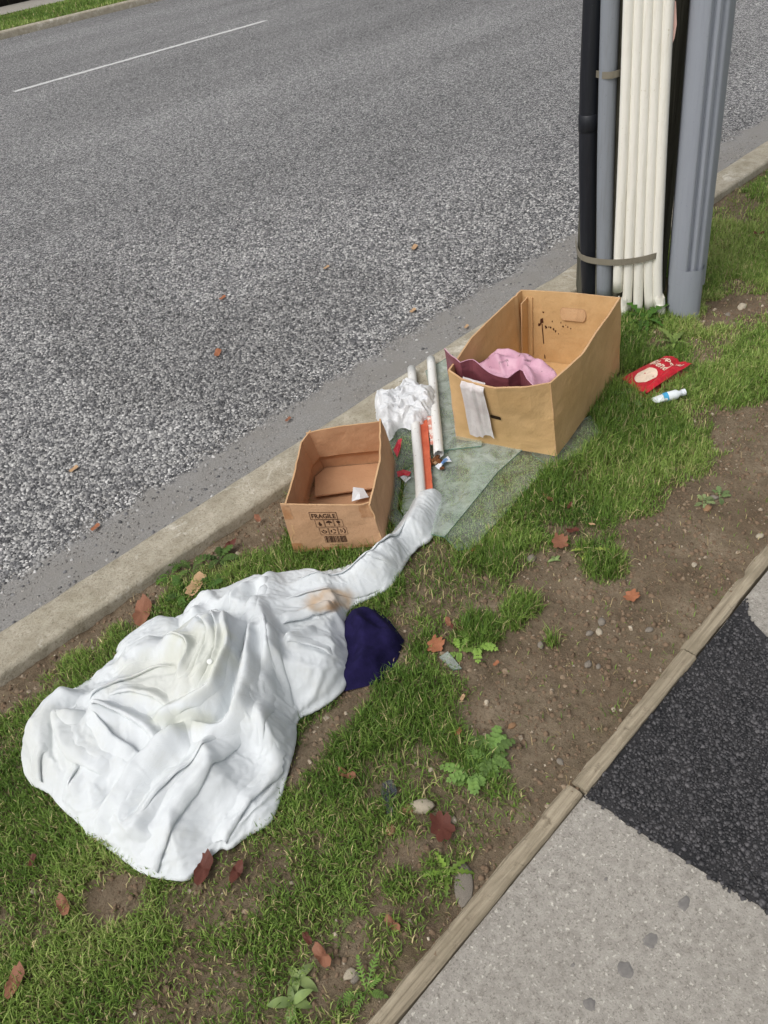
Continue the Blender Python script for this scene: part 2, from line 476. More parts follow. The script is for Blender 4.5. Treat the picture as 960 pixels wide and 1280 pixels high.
# ------------------------------------------------------------------ kerbs
def kerb(name, xs, prof, mat, jit=0.003):
    n = len(prof); v = []
    for x_ in xs:
        for j, (yy_, zz_) in enumerate(prof):
            q = (fbm(np.array([x_ * 6]), np.array([j * 0.7]), 3)[0] - .5) * 2 * jit
            v.append((x_, yy_ + q, zz_ + q * (0.8 if zz_ > -0.05 else 0)))
    return struct(mesh_obj(name, np.array(v), grid_faces(len(xs), n)[:, ::-1].copy(), mat, smooth=False))
prof = [(Y_KB, -0.25), (Y_KB, Z_KERB - 0.012), (Y_KB + 0.004, Z_KERB - 0.003), (Y_KB + 0.014, Z_KERB)] + \
       [(Y_KB + 0.014 + t * (Y_KF - Y_KB - 0.045), Z_KERB) for t in (0.25, 0.5, 0.75, 1)] + \
       [(Y_KF - 0.012, Z_KERB - 0.008), (Y_KF - 0.003, Z_KERB - 0.024), (Y_KF + 0.004, -0.25)]
kerb('kerb', np.concatenate([np.linspace(-40, -1.2, 20), np.arange(-1, 6, 0.02), np.linspace(6.2, 90, 60)]), prof, M['kerb'])
prof = [(Y_FK - 0.005, -0.25), (Y_FK, -0.03), (Y_FK + 0.02, -0.004), (Y_FK + 0.05, 0.004), (Y_FK + 0.16, 0.004), (Y_FK + 0.165, -0.25)]
kerb('kerb', np.linspace(-40, 90, 300), prof, M['kerb'], 0.006)

# ------------------------------------------------------------------ footpath, black patch, timber edging
PATCH = [P(722, 988, Z_PATH), P(905, 768, Z_PATH), P(926, 748, Z_PATH), P(935, 775, Z_PATH), P(1010, 850, Z_PATH), P(1200, 1000, Z_PATH), P(1100, 1230, Z_PATH), P(960, 1139, Z_PATH), P(861, 1079, Z_PATH), P(783, 1028, Z_PATH)]
def slab(name, poly, z0, z1, mat, parent=None):
    n = len(poly)
    v = [(p[0], p[1], z1) for p in poly] + [(p[0], p[1], z0) for p in poly]
    f = [tuple(range(n))] + [tuple(range(2 * n - 1, n - 1, -1))] + [(i, n + i, n + (i + 1) % n, (i + 1) % n) for i in range(n)]
    me = bpy.data.meshes.new(name); bm = bmesh.new()
    vs = [bm.verts.new(tuple(map(float, q))) for q in v]
    for q in f: bm.faces.new([vs[i] for i in q])
    bmesh.ops.recalc_face_normals(bm, faces=bm.faces); bm.to_mesh(me); bm.free()
    me.materials.append(mat)
    return link(name, me, parent)
struct(slab('footpath', [(-12, -1.4), (30, -1.4), (30, Y_EDGE0 + 0.002), (-12, Y_EDGE0 + 0.002)], -0.3, Z_PATH, M['path']))
pp = np.array([(p[0], min(p[1], Y_EDGE0 + 0.001)) for p in PATCH])
pq = []
for i in range(len(pp)):
    a, b = pp[i], pp[(i + 1) % len(pp)]
    for t in np.linspace(0, 1, max(2, int(np.hypot(*(b - a)) / 0.03)), endpoint=False):
        pq.append(a + (b - a) * t)
pq = np.array(pq); pq[:, 0] += (fbm(pq[:, 0] * 20, pq[:, 1] * 20, 9) - .5) * 0.012; pq[:, 1] = np.minimum(pq[:, 1] + (fbm(pq[:, 0] * 20, pq[:, 1] * 20, 12) - .5) * 0.012, Y_EDGE0 + 0.001)
struct(slab('asphalt_patch', pq, Z_PATH - 0.02, Z_PATH + 0.004, M['asphalt']))
x, y = jgrid(0.7, 2.4, -0.3, 0.46, 0.0058)
d = sdf(x, y, pq)
keep = (d > -0.002 - 0.006 * rng.random(len(x))) & in_view(x, y, 0, 60) & (y < Y_EDGE0)
keep &= rng.random(len(x)) < np.clip(0.35 + d * 14, 0, 0.9)
x, y = x[keep], y[keep]; n = len(x)
g = rng.random(n)[:, None] ** 2
cols = np.array(S(32, 32, 35)[:3]) * (1 - g) + np.array(S(84, 82, 84)[:3]) * g
struct(crumbs('asphalt_stones', np.stack([x, y], 1), np.full(n, Z_PATH + 0.003) + rng.random(n) * 0.003, 0.004 + 0.0075 * rng.random(n) ** 2.5, cols, M['asphalt_chip'], 0.6, 0.6), 'stuff', 'black bitumen coated stones of the asphalt patch')

edging = thing('timber_edging', 'weathered timber edging boards between the soil verge and the footpath', 'edging', (0.817, 0.474, -0.1))
def board(x0, x1, z1, dy0=0.0, dy1=0.0, wob=0.003):
    xs = np.arange(x0, x1 + 0.001, 0.02); prof = [(Y_EDGE0, -0.12), (Y_EDGE0 + 0.001, z1 - 0.004), (Y_EDGE0 + 0.005, z1), ((Y_EDGE0 + Y_EDGE1) / 2, z1 + 0.001), (Y_EDGE1 - 0.006, z1), (Y_EDGE1, z1 - 0.006), (Y_EDGE1, -0.12)]
    v = []
    for i, x_ in enumerate(xs):
        t = i / (len(xs) - 1); off = dy0 + (dy1 - dy0) * t
        for j, (a, b) in enumerate(prof):
            w = (fbm(np.array([x_ * 14]), np.array([j * 1.7 + x0]), 21)[0] - .5) * 2 * wob
            v.append((x_, a + off + w, b + (w * 1.2 if b > -0.05 else 0)))
    f = [tuple(q) for q in grid_faces(len(xs), len(prof))[:, ::-1]]
    m_ = len(prof); f += [tuple(range(m_)), tuple(range((len(xs) - 1) * m_ + m_ - 1, (len(xs) - 1) * m_ - 1, -1))]
    return child(mesh_obj('board', v, f, M['timber']), edging)
board(-1.9, 0.786, 0.001, 0.012, 0.002)
board(0.789, 1.252, 0.004, -0.002, -0.001)
board(1.256, 3.6, 0.000, 0.004, 0.022)

# ------------------------------------------------------------------ verge: where grass grows and where soil is bare
SHEET_OUT = [(27, 938), (33, 978), (63, 989), (78, 1008), (107, 1033), (106, 1041), (125, 1052), (155, 1075), (180, 1092), (205, 1098), (235, 1101), (242, 1090), (275, 1057), (285, 1063), (308, 1044), (338, 1030), (350, 1000), (360, 960), (370, 925), (369, 898), (395, 888), (425, 868), (438, 845), (441, 820), (436, 785), (430, 765), (450, 752), (488, 735), (500, 715), (518, 685), (541, 674), (543, 655), (556, 616), (538, 615), (518, 620), (505, 648), (470, 685), (450, 702), (415, 713), (370, 717), (346, 725), (327, 717), (300, 728), (275, 741), (253, 741), (232, 757), (225, 776), (201, 769), (170, 788), (143, 808), (147, 820), (133, 838), (95, 860), (60, 885), (40, 915)]
BARE = [  # bare soil, traced on the ground: polygon, softness (m)
    ([(430, 1290), (500, 1195), (560, 1105), (590, 1060), (640, 1000), (628, 955), (600, 900), (568, 850), (540, 815), (548, 775), (590, 745), (640, 735), (668, 700), (700, 690), (770, 672), (800, 640), (830, 610), (868, 588), (905, 575), (970, 545), (1060, 560), (960, 690), (900, 760), (728, 972), (441, 1285)], 0.05),
    ([(-60, 890), (0, 842), (354, 606), (372, 640), (330, 690), (290, 705), (200, 740), (150, 790), (95, 835), (20, 900), (-60, 960)], 0.05),
    ([(425, 870), (505, 795), (520, 820), (475, 860), (430, 915), (370, 985), (350, 985), (370, 915)], 0.03),
    ([(95, 1115), (150, 1075), (180, 1095), (165, 1130), (120, 1165), (90, 1145)], 0.03),
    ([(880, 375), (970, 362), (970, 395), (900, 405), (870, 425)], 0.03),
    ([(880, 525), (970, 495), (1040, 520), (960, 560), (900, 560)], 0.04),
    ([(470, 1080), (560, 1010), (600, 1060), (560, 1120), (470, 1230), (330, 1300), (330, 1250), (430, 1150)], 0.08),
]
TUFT = [(600, 790, 0.085, 1.0), (655, 758, 0.055, 1.0), (640, 775, 0.05, 1), (755, 705, 0.075, 0.9), (735, 690, 0.05, .8), (690, 802, 0.025, 1), (575, 800, 0.04, .7), (500, 1105, 0.05, 0.9), (545, 1090, 0.05, .8), (95, 830, 0.07, .9), (150, 795, 0.06, .8), (60, 850, 0.03, .4), (480, 1170, 0.05, .5), (440, 1120, 0.06, .6), (575, 1060, 0.04, .5), (220, 725, 0.06, .5), (260, 715, 0.05, .5), (560, 1140, 0.03, .6)]

GLASS = [  # shards: outline in the photo, level of the top face
    [(482, 552), (512, 531), (566, 548), (560, 567), (504, 590), (497, 640), (516, 664), (500, 668), (486, 650), (488, 590)],
    [(532, 468), (566, 447), (604, 552), (602, 562), (556, 567), (545, 520)],
    [(508, 587), (600, 548), (666, 552), (622, 592), (556, 673), (515, 664), (502, 640)],
    [(600, 552), (706, 560), (592, 685), (572, 688), (552, 668), (578, 622)],
    [(700, 540), (738, 520), (752, 542), (722, 570), (690, 585), (665, 568)],
]
GLASS_W = [Pv(g_, 0.012) for g_ in GLASS]

def grass_cover(x, y):
    """0 bare .. 1 full turf"""
    n1 = fbm(x * 9, y * 9, 41); n2 = fbm(x * 3, y * 3, 57)
    c = np.full(x.shape, 0.92)
    c -= np.clip((fbm(x * 5.5, y * 5.5, 44) - 0.55) * 5, 0, 0.7)
    for poly, soft in BARE:
        d = sdf(x, y, Pv(poly)) + (n1 - 0.5) * 0.14
        c = np.minimum(c, 1 - np.clip(d / soft + 0.5, 0, 0.985))
    gl = np.full(x.shape, -1.0)
    for g_ in GLASS_W: gl = np.maximum(gl, sdf(x, y, g_))
    c = np.where(gl > 0, np.maximum(c, 0.9), c)
    for px, py, r, a in TUFT:
        w = P(px, py); d = np.hypot(x - w[0], y - w[1]) * (0.75 + 0.6 * n1)
        c = np.maximum(c, a * np.clip((r - d) / (0.4 * r), 0, 1))
    c *= np.clip((Y_KB - y) / 0.06 + (n1 - .5), 0, 1) * np.clip((y - Y_EDGE1) / 0.05 + (n1 - .5), 0.0, 1)
    return np.clip(c, 0, 1)

def soil_z(x, y):
    c = fbm(x * 6, y * 6, 81) - 0.5
    e = fbm(x * 28, y * 28, 85) - 0.5
    g = fbm(x * 75, y * 75, 88, 2) - 0.5
    z = 0.016 * c + 0.013 * e + 0.006 * g - 0.004
    z = z - 0.016 * np.clip(1 - (Y_KB - y) / 0.10, 0, 1) - 0.004 * np.clip(1 - (y - Y_EDGE1) / 0.06, 0, 1)
    return z

xs = np.concatenate([np.linspace(-12, -1.0, 40), np.arange(-0.98, 3.4, 0.009), np.arange(3.42, 8, 0.03), np.linspace(8.2, 60, 60)])
ys = np.concatenate([np.arange(Y_EDGE1 - 0.01, Y_KB + 0.012, 0.009)])
X, Y = np.meshgrid(xs, ys, indexing='ij'); xf, yf = X.ravel(), Y.ravel()
zz = soil_z(xf, yf)
cov = np.zeros(len(xf)); near = (xf > -1.5) & (xf < 6)
cov[near] = grass_cover(xf[near], yf[near]); cov[~near] = 0.9
struct(mesh_obj('verge_soil', np.stack([xf, yf, zz], 1), grid_faces(len(xs), len(ys)), M['soil'], smooth=True, color=np.repeat(np.clip(cov * 0.9 + 0.05, 0, 1)[:, None], 3, 1)))

# footprint of everything that lies on the verge (grass is pressed flat below it)
SB = [P(368, 692)[:2], P(480, 684)[:2], P(496, 582)[:2]]; SB.append(SB[0] + SB[2] - SB[1])
BB = [P(571, 553)[:2], P(696, 575)[:2], P(774, 468)[:2]]; BB.append(BB[0] + BB[2] - BB[1])
SHEET_W = Pv(SHEET_OUT, 0.01)
PACK_W = Pv([(777, 470), (807, 488), (862, 455), (833, 449)], 0.02)
POLE_C = np.array([2.89, 1.66])
def covered(x, y):
    m_ = sdf(x, y, SHEET_W) > 0.012
    for q in (SB, BB): m_ |= sdf(x, y, np.array(q)) > -0.006
    m_ |= np.hypot(x - POLE_C[0], y - POLE_C[1]) < 0.2
    return m_

# ------------------------------------------------------------------ grass
def blades(name, x, y, z, L, w, lean, head, cols, mat):
    n = len(x)
    dx, dy = np.cos(head), np.sin(head); sx, sy = -dy, dx
    tw = rng.normal(0, 0.5, n); sx, sy = np.cos(head + np.pi / 2 + tw), np.sin(head + np.pi / 2 + tw)
    v = np.zeros((n, 5, 3))
    def put(i, h, fwd, side):
        v[:, i, 0] = x + dx * fwd + sx * side; v[:, i, 1] = y + dy * fwd + sy * side; v[:, i, 2] = z + h
    c1, s1 = np.cos(lean * 0.5), np.sin(lean * 0.5); c2, s2 = np.cos(lean * 1.35), np.sin(lean * 1.35)
    put(0, -0.004, 0, -w / 2); put(1, -0.004, 0, w / 2)
    put(2, L * 0.5 * c1, L * 0.5 * s1, w * 0.45); put(3, L * 0.5 * c1, L * 0.5 * s1, -w * 0.45)
    put(4, np.maximum(L * 0.5 * (c1 + c2), 0.004), L * 0.5 * (s1 + s2), 0)
    f = (np.array([[0, 1, 2], [0, 2, 3], [3, 2, 4]])[None] + (np.arange(n) * 5)[:, None, None]).reshape(-1, 3)
    return mesh_obj(name, v.reshape(-1, 3), f, mat, color=np.repeat(cols, 5, 0))

GP = np.array([S(80, 110, 44)[:3], S(112, 143, 62)[:3], S(146, 171, 86)[:3], S(178, 190, 116)[:3], S(206, 192, 142)[:3]])
def grass_cols(n, tone, straw):
    t = np.clip(tone + rng.normal(0, 0.2, n), 0, 1) * 2.999
    i = t.astype(int); fr = (t - i)[:, None]
    c = GP[i] * (1 - fr) + GP[np.minimum(i + 1, 3)] * fr
    s = rng.random(n) < straw
    c[s] = GP[4] * (0.5 + 0.7 * rng.random((s.sum(), 1)))
    return c * (0.85 + 0.3 * rng.random((n, 1)))

x, y = jgrid(-0.9, 4.6, Y_EDGE1, Y_KB, 0.0052, 1.6)
x2, y2 = jgrid(-0.9, 3.4, Y_EDGE1, Y_KB, 0.0075, 1.6)
x = np.concatenate([x, x2]); y = np.concatenate([y, y2])
vis = in_view(x, y, 0, 40)
keep = (rng.random(len(x)) < np.where(vis, 1.0, 0.3)) & (rng.random(len(x)) < np.clip(1.0 - (x - 2.9) * 0.35, 0.45, 1))
x, y = x[keep], y[keep]
cv = grass_cover(x, y)
keep = (rng.random(len(x)) < cv) & ~covered(x, y)
gl = np.full(len(x), -1.0)
for g_ in GLASS_W: gl = np.maximum(gl, sdf(x, y, g_))
x, y, cv, gl = x[keep], y[keep], cv[keep], gl[keep]
n = len(x)
# lush ring round the large box and small box, shorter worn turf elsewhere
def near_poly(poly, r): return np.clip(1 + sdf(x, y, np.array(poly)) / r, 0, 1)
lush = np.clip(near_poly(BB, 0.38) * (y < 1.45) + 0.7 * near_poly(Pv([(520, 690), (600, 700), (640, 700), (600, 730), (520, 740)]), 0.12) + 0.5 * near_poly(SB, 0.15) + 0.55 * np.clip(1 - np.hypot(x - 2.8, y - 1.45) / 0.25, 0, 1) + 0.5 * near_poly(Pv([(420, 940), (490, 860), (580, 900), (590, 970), (500, 1000), (440, 980)]), 0.08), 0, 1)
for px, py, r, a in TUFT[:6]:
    w_ = P(px, py); lush = np.maximum(lush, 0.75 * np.clip(1.3 - np.hypot(x - w_[0], y - w_[1]) / r, 0, 1))
pt = fbm(x * 4, y * 4, 91)
L = (0.010 + 0.017 * rng.random(n) + 0.014 * pt) * (0.6 + 0.5 * cv) * (1 + 1.15 * lush)
L *= np.where(rng.random(n) < 0.04, 1.5, 1)
under = gl > 0.004
L = np.where(under, 0.008 + 0.005 * rng.random(n), L)
sq_ = sdf(x, y, PACK_W) > -0.025
L = np.where(sq_, np.minimum(L, 0.012), L)
near_obj = np.clip(sdf(x, y, SHEET_W) + 0.03, 0, 0.04) / 0.04
L *= 1 - 0.1 * near_obj
lean = np.clip(rng.normal(0.6, 0.38, n) + 0.2 * (1 - lush), 0.05, 1.5)
lean = np.where(under | sq_, 1.05, lean)
tone = np.clip(0.44 + 0.45 * under + 0.9 * (pt - .5) - 0.18 * lush + 0.15 * (x > 2.6), 0, 1)
W_ = (0.0019 + 0.0012 * rng.random(n)) * (1 + 0.25 * np.clip(x - 2.2, 0, 2))
struct(blades('grass', x, y, soil_z(x, y), L, W_, lean, rng.random(n) * 2 * np.pi, grass_cols(n, tone, 0.07 + 0.16 * (1 - cv)), M['grass']), 'stuff', 'short green grass growing on the verge')
NGRASS = n

# far verge beyond the road
struct(mesh_obj('far_verge', [(-40, Y_FK + 0.16, -0.01), (90, Y_FK + 0.16, -0.01), (90, 20.3, 0.0), (-40, 20.3, 0.0)], [(0, 1, 2, 3)], M['far_ground']))
n = 26000
x = rng.uniform(3.5, 16, n); y = rng.uniform(Y_FK + 0.17, 20.3, n)
struct(blades('far_grass', x, y, np.zeros(n) - .005, 0.04 + 0.04 * rng.random(n), np.full(n, 0.012), np.clip(rng.normal(0.7, .3, n), 0, 1.4), rng.random(n) * 6.28, grass_cols(n, np.clip(0.45 + (fbm(x * 1.2, y * 1.2, 3) - .5), 0, 1), 0.05), M['grass']), 'stuff', 'green grass of the verge across the road')
struct(mesh_obj('far_footpath', [(-40, 20.3, 0.012), (90, 20.3, 0.012), (90, 22.35, 0.012), (-40, 22.35, 0.012)], [(0, 1, 2, 3)], M['path']))
# ------------------------------------------------------------------ the crumpled white sheet
def blur(a, r):
    """separable box blur, three passes"""
    for _ in range(3):
        for ax in (0, 1):
            p = np.concatenate([np.repeat(a.take([0], ax), r + 1, ax), a, np.repeat(a.take([-1], ax), r, ax)], ax)
            c = np.cumsum(p, ax)
            n_ = a.shape[ax]
            a = (c.take(range(2 * r + 1, 2 * r + 1 + n_), ax) - c.take(range(0, n_), ax)) / (2 * r + 1)
    return a

def line_dist(x, y, pl):
    """distance to a polyline, side (+ left), and position 0..1 along it"""
    seg = np.hypot(*np.diff(pl[:, :2], axis=0).T); cum = np.concatenate([[0], np.cumsum(seg)])
    best = np.full(x.shape, 1e9); side = np.zeros(x.shape); tt = np.zeros(x.shape)
    for i in range(len(pl) - 1):
        ax, ay = pl[i, :2]; ex, ey = pl[i + 1, :2] - pl[i, :2]
        wx, wy = x - ax, y - ay
        t = np.clip((wx * ex + wy * ey) / (ex * ex + ey * ey + 1e-12), 0, 1)
        d = np.hypot(wx - ex * t, wy - ey * t); b = d < best
        best = np.where(b, d, best); side = np.where(b, np.sign(ex * wy - ey * wx), side)
        tt = np.where(b, (cum[i] + t * seg[i]) / cum[-1], tt)
    return best, side, tt

class Relief:
    def __init__(s, poly, step, pad=0.02, warp=0.02):
        lo = poly[:, :2].min(0) - pad; hi = poly[:, :2].max(0) + pad
        s.xs = np.arange(lo[0], hi[0], step); s.ys = np.arange(lo[1], hi[1], step); s.step = step
        X, Y = np.meshgrid(s.xs, s.ys, indexing='ij')
        s.shape = X.shape; s.x, s.y = X.ravel(), Y.ravel()
        # slightly wavy space so that traced lines do not look ruled
        s.wx = s.x + (fbm(s.x * 14, s.y * 14, 201, 2) - .5) * warp; s.wy = s.y + (fbm(s.x * 14, s.y * 14, 205, 2) - .5) * warp
        s.h = np.zeros(s.x.shape)
    def layer(s, poly, thick, r, sm=0, keep=1.0):
        d = sdf(s.wx, s.wy, poly)
        q = np.clip(d / r, 0, 1); pf = np.sqrt(1 - (1 - q) ** 2)
        if sm:
            lo = blur(s.h.reshape(s.shape), sm).ravel()
            w = np.clip(d / r, 0, 1) * keep
            s.h = s.h * (1 - w) + lo * w
        s.h = s.h + thick * pf
    def bump(s, c, rad, amp):
        s.h += amp * np.exp(-((s.x - c[0]) ** 2 + (s.y - c[1]) ** 2) / rad ** 2)
    def ridge(s, pl, amp, wl, wr=None, taper=0.18):
        wr = wr or wl
        pl = smooth_poly(pl, 2, False)
        d, sd, t = line_dist(s.wx, s.wy, pl)
        w = np.where(sd > 0, wl, wr)
        e = np.clip(np.minimum(t, 1 - t) / taper, 0, 1); e = e * e * (3 - 2 * e)
        s.h += 2.0 * amp * (0.25 + 0.75 * e) * np.exp(-(d / w) ** 2) * np.where((t <= 0) | (t >= 1), np.exp(-(d / 0.02) ** 2), 1)

OUT = smooth_poly(SHEET_W[:, :2], 1)
rl = Relief(OUT, 0.0055)
Zm = 0.055
L = lambda pts, z=Zm: Pv(pts, z)
def SL(pts, z=Zm): return smooth_poly(L(pts, z), 2)
OUTZ = smooth_poly(Pv(SHEET_OUT, 0.012), 1)
rl.layer(OUTZ, 0.020, 0.016)
rl.bump(P(262, 850, .06), 0.19, 0.075)
rl.bump(P(300, 800, .06), 0.12, 0.045)
rl.bump(P(330, 880, .06), 0.13, 0.040)
rl.bump(P(120, 900, .05), 0.16, 0.034)
# hem piece at the back, left roll, strip below, pillow-shaped fold
rl.layer(SL([(143, 808), (170, 788), (201, 769), (220, 776), (226, 790), (205, 802), (160, 820), (150, 826)], .03), 0.016, 0.012)
for i in range(7):
    a = np.array([150, 822]) + (np.array([217, 786]) - np.array([150, 822])) * (i + .5) / 7
    b = np.array([150, 800]) + (np.array([203, 768]) - np.array([150, 800])) * (i + .5) / 7
    rl.ridge(Pv([a, b], .04), 0.004, 0.005)
rl.layer(SL([(20, 945), (33, 985), (51, 990), (50, 972), (61, 951), (74, 945), (72, 903), (105, 886), (125, 868), (165, 848), (205, 838), (238, 850), (228, 832), (205, 800), (150, 818), (130, 832), (90, 856), (55, 880), (33, 912)], .04), 0.040, 0.045, 3)
rl.layer(SL([(51, 992), (50, 970), (61, 951), (82, 952), (115, 966), (158, 979), (135, 1000), (113, 1033), (78, 1012)], .03), 0.016, 0.012, 3)
rl.ridge(L([(112, 970), (98, 983), (84, 1000), (79, 1010)], .03), 0.010, 0.020, 0.005)
rl.ridge(L([(61, 952), (72, 965), (84, 985)], .03), 0.006, 0.010)
rl.ridge(L([(120, 972), (125, 995), (118, 1020)], .03), 0.007, 0.012)
rl.layer(SL([(72, 901), (95, 902), (112, 897), (130, 912), (155, 932), (188, 955), (172, 975), (155, 981), (115, 969), (84, 955), (73, 930)], .05), 0.030, 0.030, 5)
# inner folds between the roll and the middle
rl.layer(SL([(112, 898), (118, 880), (150, 868), (200, 862), (230, 858), (240, 880), (225, 905), (215, 930), (195, 955), (165, 935), (135, 912)], .06), 0.016, 0.016, 3)
rl.ridge(L([(105, 893), (125, 877), (160, 864), (200, 852), (235, 850)]), 0.014, 0.008, 0.022)
rl.ridge(L([(110, 897), (150, 903), (185, 922), (203, 945)]), 0.014, 0.007, 0.020)
rl.ridge(L([(118, 896), (140, 922), (165, 940), (186, 956)]), 0.014, 0.018, 0.006)
rl.ridge(L([(130, 885), (165, 880), (205, 890), (222, 900)]), 0.010, 0.008, 0.016)
rl.ridge(L([(150, 870), (180, 872), (210, 862)]), 0.007, 0.010)
rl.ridge(L([(185, 910), (197, 925), (200, 944)]), 0.008, 0.005, 0.010)
rl.ridge(L([(90, 905), (102, 925), (125, 955), (150, 970)]), 0.007, 0.012)
rl.ridge(L([(80, 915), (92, 940), (112, 960)]), 0.005, 0.010)
rl.ridge(L([(112, 905), (130, 935), (155, 958), (170, 968)]), 0.006, 0.008)
rl.ridge(L([(135, 915), (155, 945), (172, 958)]), 0.005, 0.007)
rl.ridge(L([(45, 930), (75, 890), (120, 862), (170, 838), (205, 812)]), 0.012, 0.030, 0.03)
rl.ridge(L([(60, 945), (66, 915), (85, 888), (120, 870)]), 0.006, 0.012)
# upper back folds
rl.layer(SL([(224, 780), (231, 756), (253, 738), (275, 738), (300, 725), (328, 712), (348, 722), (356, 745), (345, 775), (318, 785), (300, 770), (285, 768), (262, 775), (240, 785)], .05), 0.035, 0.028, 3)
rl.ridge(L([(232, 757), (243, 768), (252, 782)]), 0.012, 0.010)
rl.ridge(L([(255, 742), (270, 755), (285, 768)]), 0.010, 0.008)
rl.ridge(L([(282, 768), (296, 748), (318, 735), (342, 728)]), 0.014, 0.008, 0.016)
rl.ridge(L([(300, 772), (308, 755), (312, 740)]), 0.008, 0.008)
# right lobe (pulled over the navy cushion)
rl.layer(SL([(345, 795), (395, 778), (428, 762), (437, 785), (443, 820), (440, 847), (425, 872), (395, 892), (369, 901), (358, 870), (352, 825)], .03), 0.055, 0.060, 4)
rl.ridge(L([(360, 826), (378, 810), (398, 790)]), 0.012, 0.010, 0.006)
rl.ridge(L([(360, 826), (385, 815), (402, 786)]), 0.010, 0.006, 0.010)
rl.ridge(L([(360, 826), (390, 818), (412, 806), (432, 815)]), 0.010, 0.008)
rl.ridge(L([(360, 828), (395, 828), (428, 838)]), 0.008, 0.006, 0.014)
rl.ridge(L([(405, 785), (422, 800), (436, 828)]), 0.010, 0.006, 0.012)
rl.ridge(L([(362, 862), (395, 868), (424, 860)]), 0.004, 0.004)
rl.ridge(L([(366, 880), (385, 885), (405, 880)]), 0.006, 0.006)
# tail twisted towards the pipes
rl.layer(SL([(338, 722), (370, 712), (415, 709), (450, 698), (470, 681), (503, 645), (516, 618), (540, 611), (560, 613), (548, 655), (545, 676), (520, 688), (503, 716), (490, 738), (450, 755), (425, 771), (395, 788), (352, 803), (338, 780), (332, 750)], .03), 0.036, 0.040, 4)
rl.ridge(L([(350, 742), (400, 727), (450, 714), (488, 684), (522, 640)]), 0.014, 0.012, 0.018)
rl.ridge(L([(345, 768), (400, 748), (452, 738), (490, 718), (512, 692)]), 0.014, 0.014, 0.008)
rl.ridge(L([(372, 788), (415, 764), (462, 746), (492, 730)]), 0.010, 0.010)
rl.ridge(L([(455, 703), (478, 706), (500, 704), (512, 696)]), 0.010, 0.006)
rl.ridge(L([(470, 692), (492, 694), (515, 684)]), 0.010, 0.006)
rl.ridge(L([(450, 712), (472, 718), (496, 712)]), 0.008, 0.006)
rl.ridge(L([(520, 625), (512, 650), (492, 676)]), 0.010, 0.008)
rl.ridge(L([(545, 622), (532, 650), (520, 676)]), 0.008, 0.010, 0.006)
rl.ridge(L([(508, 655), (528, 660), (542, 656)]), 0.007, 0.007)
# front flap
rl.layer(SL([(103, 1044), (110, 1030), (128, 1013), (150, 985), (180, 957), (210, 938), (243, 915), (262, 921), (285, 923), (303, 910), (306, 890), (318, 860), (322, 820), (318, 790), (330, 762), (346, 785), (355, 830), (364, 880), (371, 905), (369, 930), (354, 962), (342, 978), (312, 1008), (277, 1056), (244, 1092), (236, 1106), (205, 1103), (178, 1097), (153, 1080), (123, 1056)], .035), 0.030, 0.014, 6)
rl.ridge(L([(334, 768), (346, 820), (350, 870), (336, 922), (300, 965), (250, 1015), (208, 1065)]), 0.024, 0.024, 0.016)
rl.ridge(L([(322, 800), (330, 850), (324, 898), (300, 938), (262, 985), (222, 1032), (182, 1092)], .05), 0.022, 0.006, 0.026, 0.1)
rl.ridge(L([(304, 912), (268, 945), (215, 990), (160, 1040), (138, 1060)]), 0.013, 0.022, 0.014)
rl.ridge(L([(362, 890), (356, 930), (332, 970), (292, 1020), (258, 1068)]), 0.012, 0.014, 0.010)
rl.ridge(L([(340, 862), (338, 905), (318, 945), (285, 985)]), 0.010, 0.008)
rl.ridge(L([(345, 900), (342, 935), (322, 962)]), 0.007, 0.006)
rl.ridge(L([(310, 905), (304, 920), (280, 940), (250, 960)]), 0.012, 0.008, 0.018)
rl.ridge(L([(243, 917), (200, 958), (165, 1000), (135, 1040)]), 0.010, 0.016)
rl.ridge(L([(240, 960), (200, 1000), (172, 1040), (160, 1070)]), 0.008, 0.012)
rl.ridge(L([(320, 985), (280, 1030), (225, 1085)]), 0.008, 0.010)
rl.ridge(L([(128, 1013), (140, 1014), (150, 1000)]), 0.006, 0.006)
# under flap at the right front
rl.ridge(L([(350, 985), (330, 1015), (305, 1040), (285, 1058)], .02), 0.006, 0.010)
# middle bundle with its nested folds
rl.layer(SL([(203, 800), (222, 788), (245, 774), (264, 768), (284, 766), (294, 788), (302, 815), (305, 842), (301, 868), (284, 893), (262, 900), (240, 903), (205, 914), (193, 913), (198, 899), (225, 889), (220, 870), (240, 846), (224, 832), (212, 816)], .08), 0.030, 0.016, 4)
rl.ridge(L([(208, 812), (230, 815), (248, 832), (242, 852), (222, 880)], .085), 0.020, 0.005, 0.016)
rl.ridge(L([(244, 780), (252, 800), (266, 818), (260, 838), (238, 866), (228, 882)], .09), 0.022, 0.014, 0.005)
rl.ridge(L([(262, 774), (277, 800), (284, 830), (270, 858), (245, 884)], .09), 0.022, 0.005, 0.014)
rl.ridge(L([(282, 772), (296, 805), (302, 840), (290, 872), (262, 892), (208, 908)], .09), 0.020, 0.006, 0.014)
rl.ridge(L([(198, 902), (240, 896), (280, 882), (297, 866)], .08), 0.012, 0.006)
rl.ridge(L([(222, 800), (245, 808), (255, 820)], .09), 0.010, 0.006)
rl.ridge(L([(228, 882), (255, 872), (280, 850)], .08), 0.010, 0.008)
rl.ridge(L([(318, 770), (306, 800), (312, 830), (304, 862), (284, 895)], .06), 0.016, 0.006, 0.012)
rl.ridge(L([(317, 800), (316, 830), (308, 855)], .06), -0.022, 0.006)
rl.ridge(L([(265, 905), (290, 900), (304, 885)], .06), -0.018, 0.006)
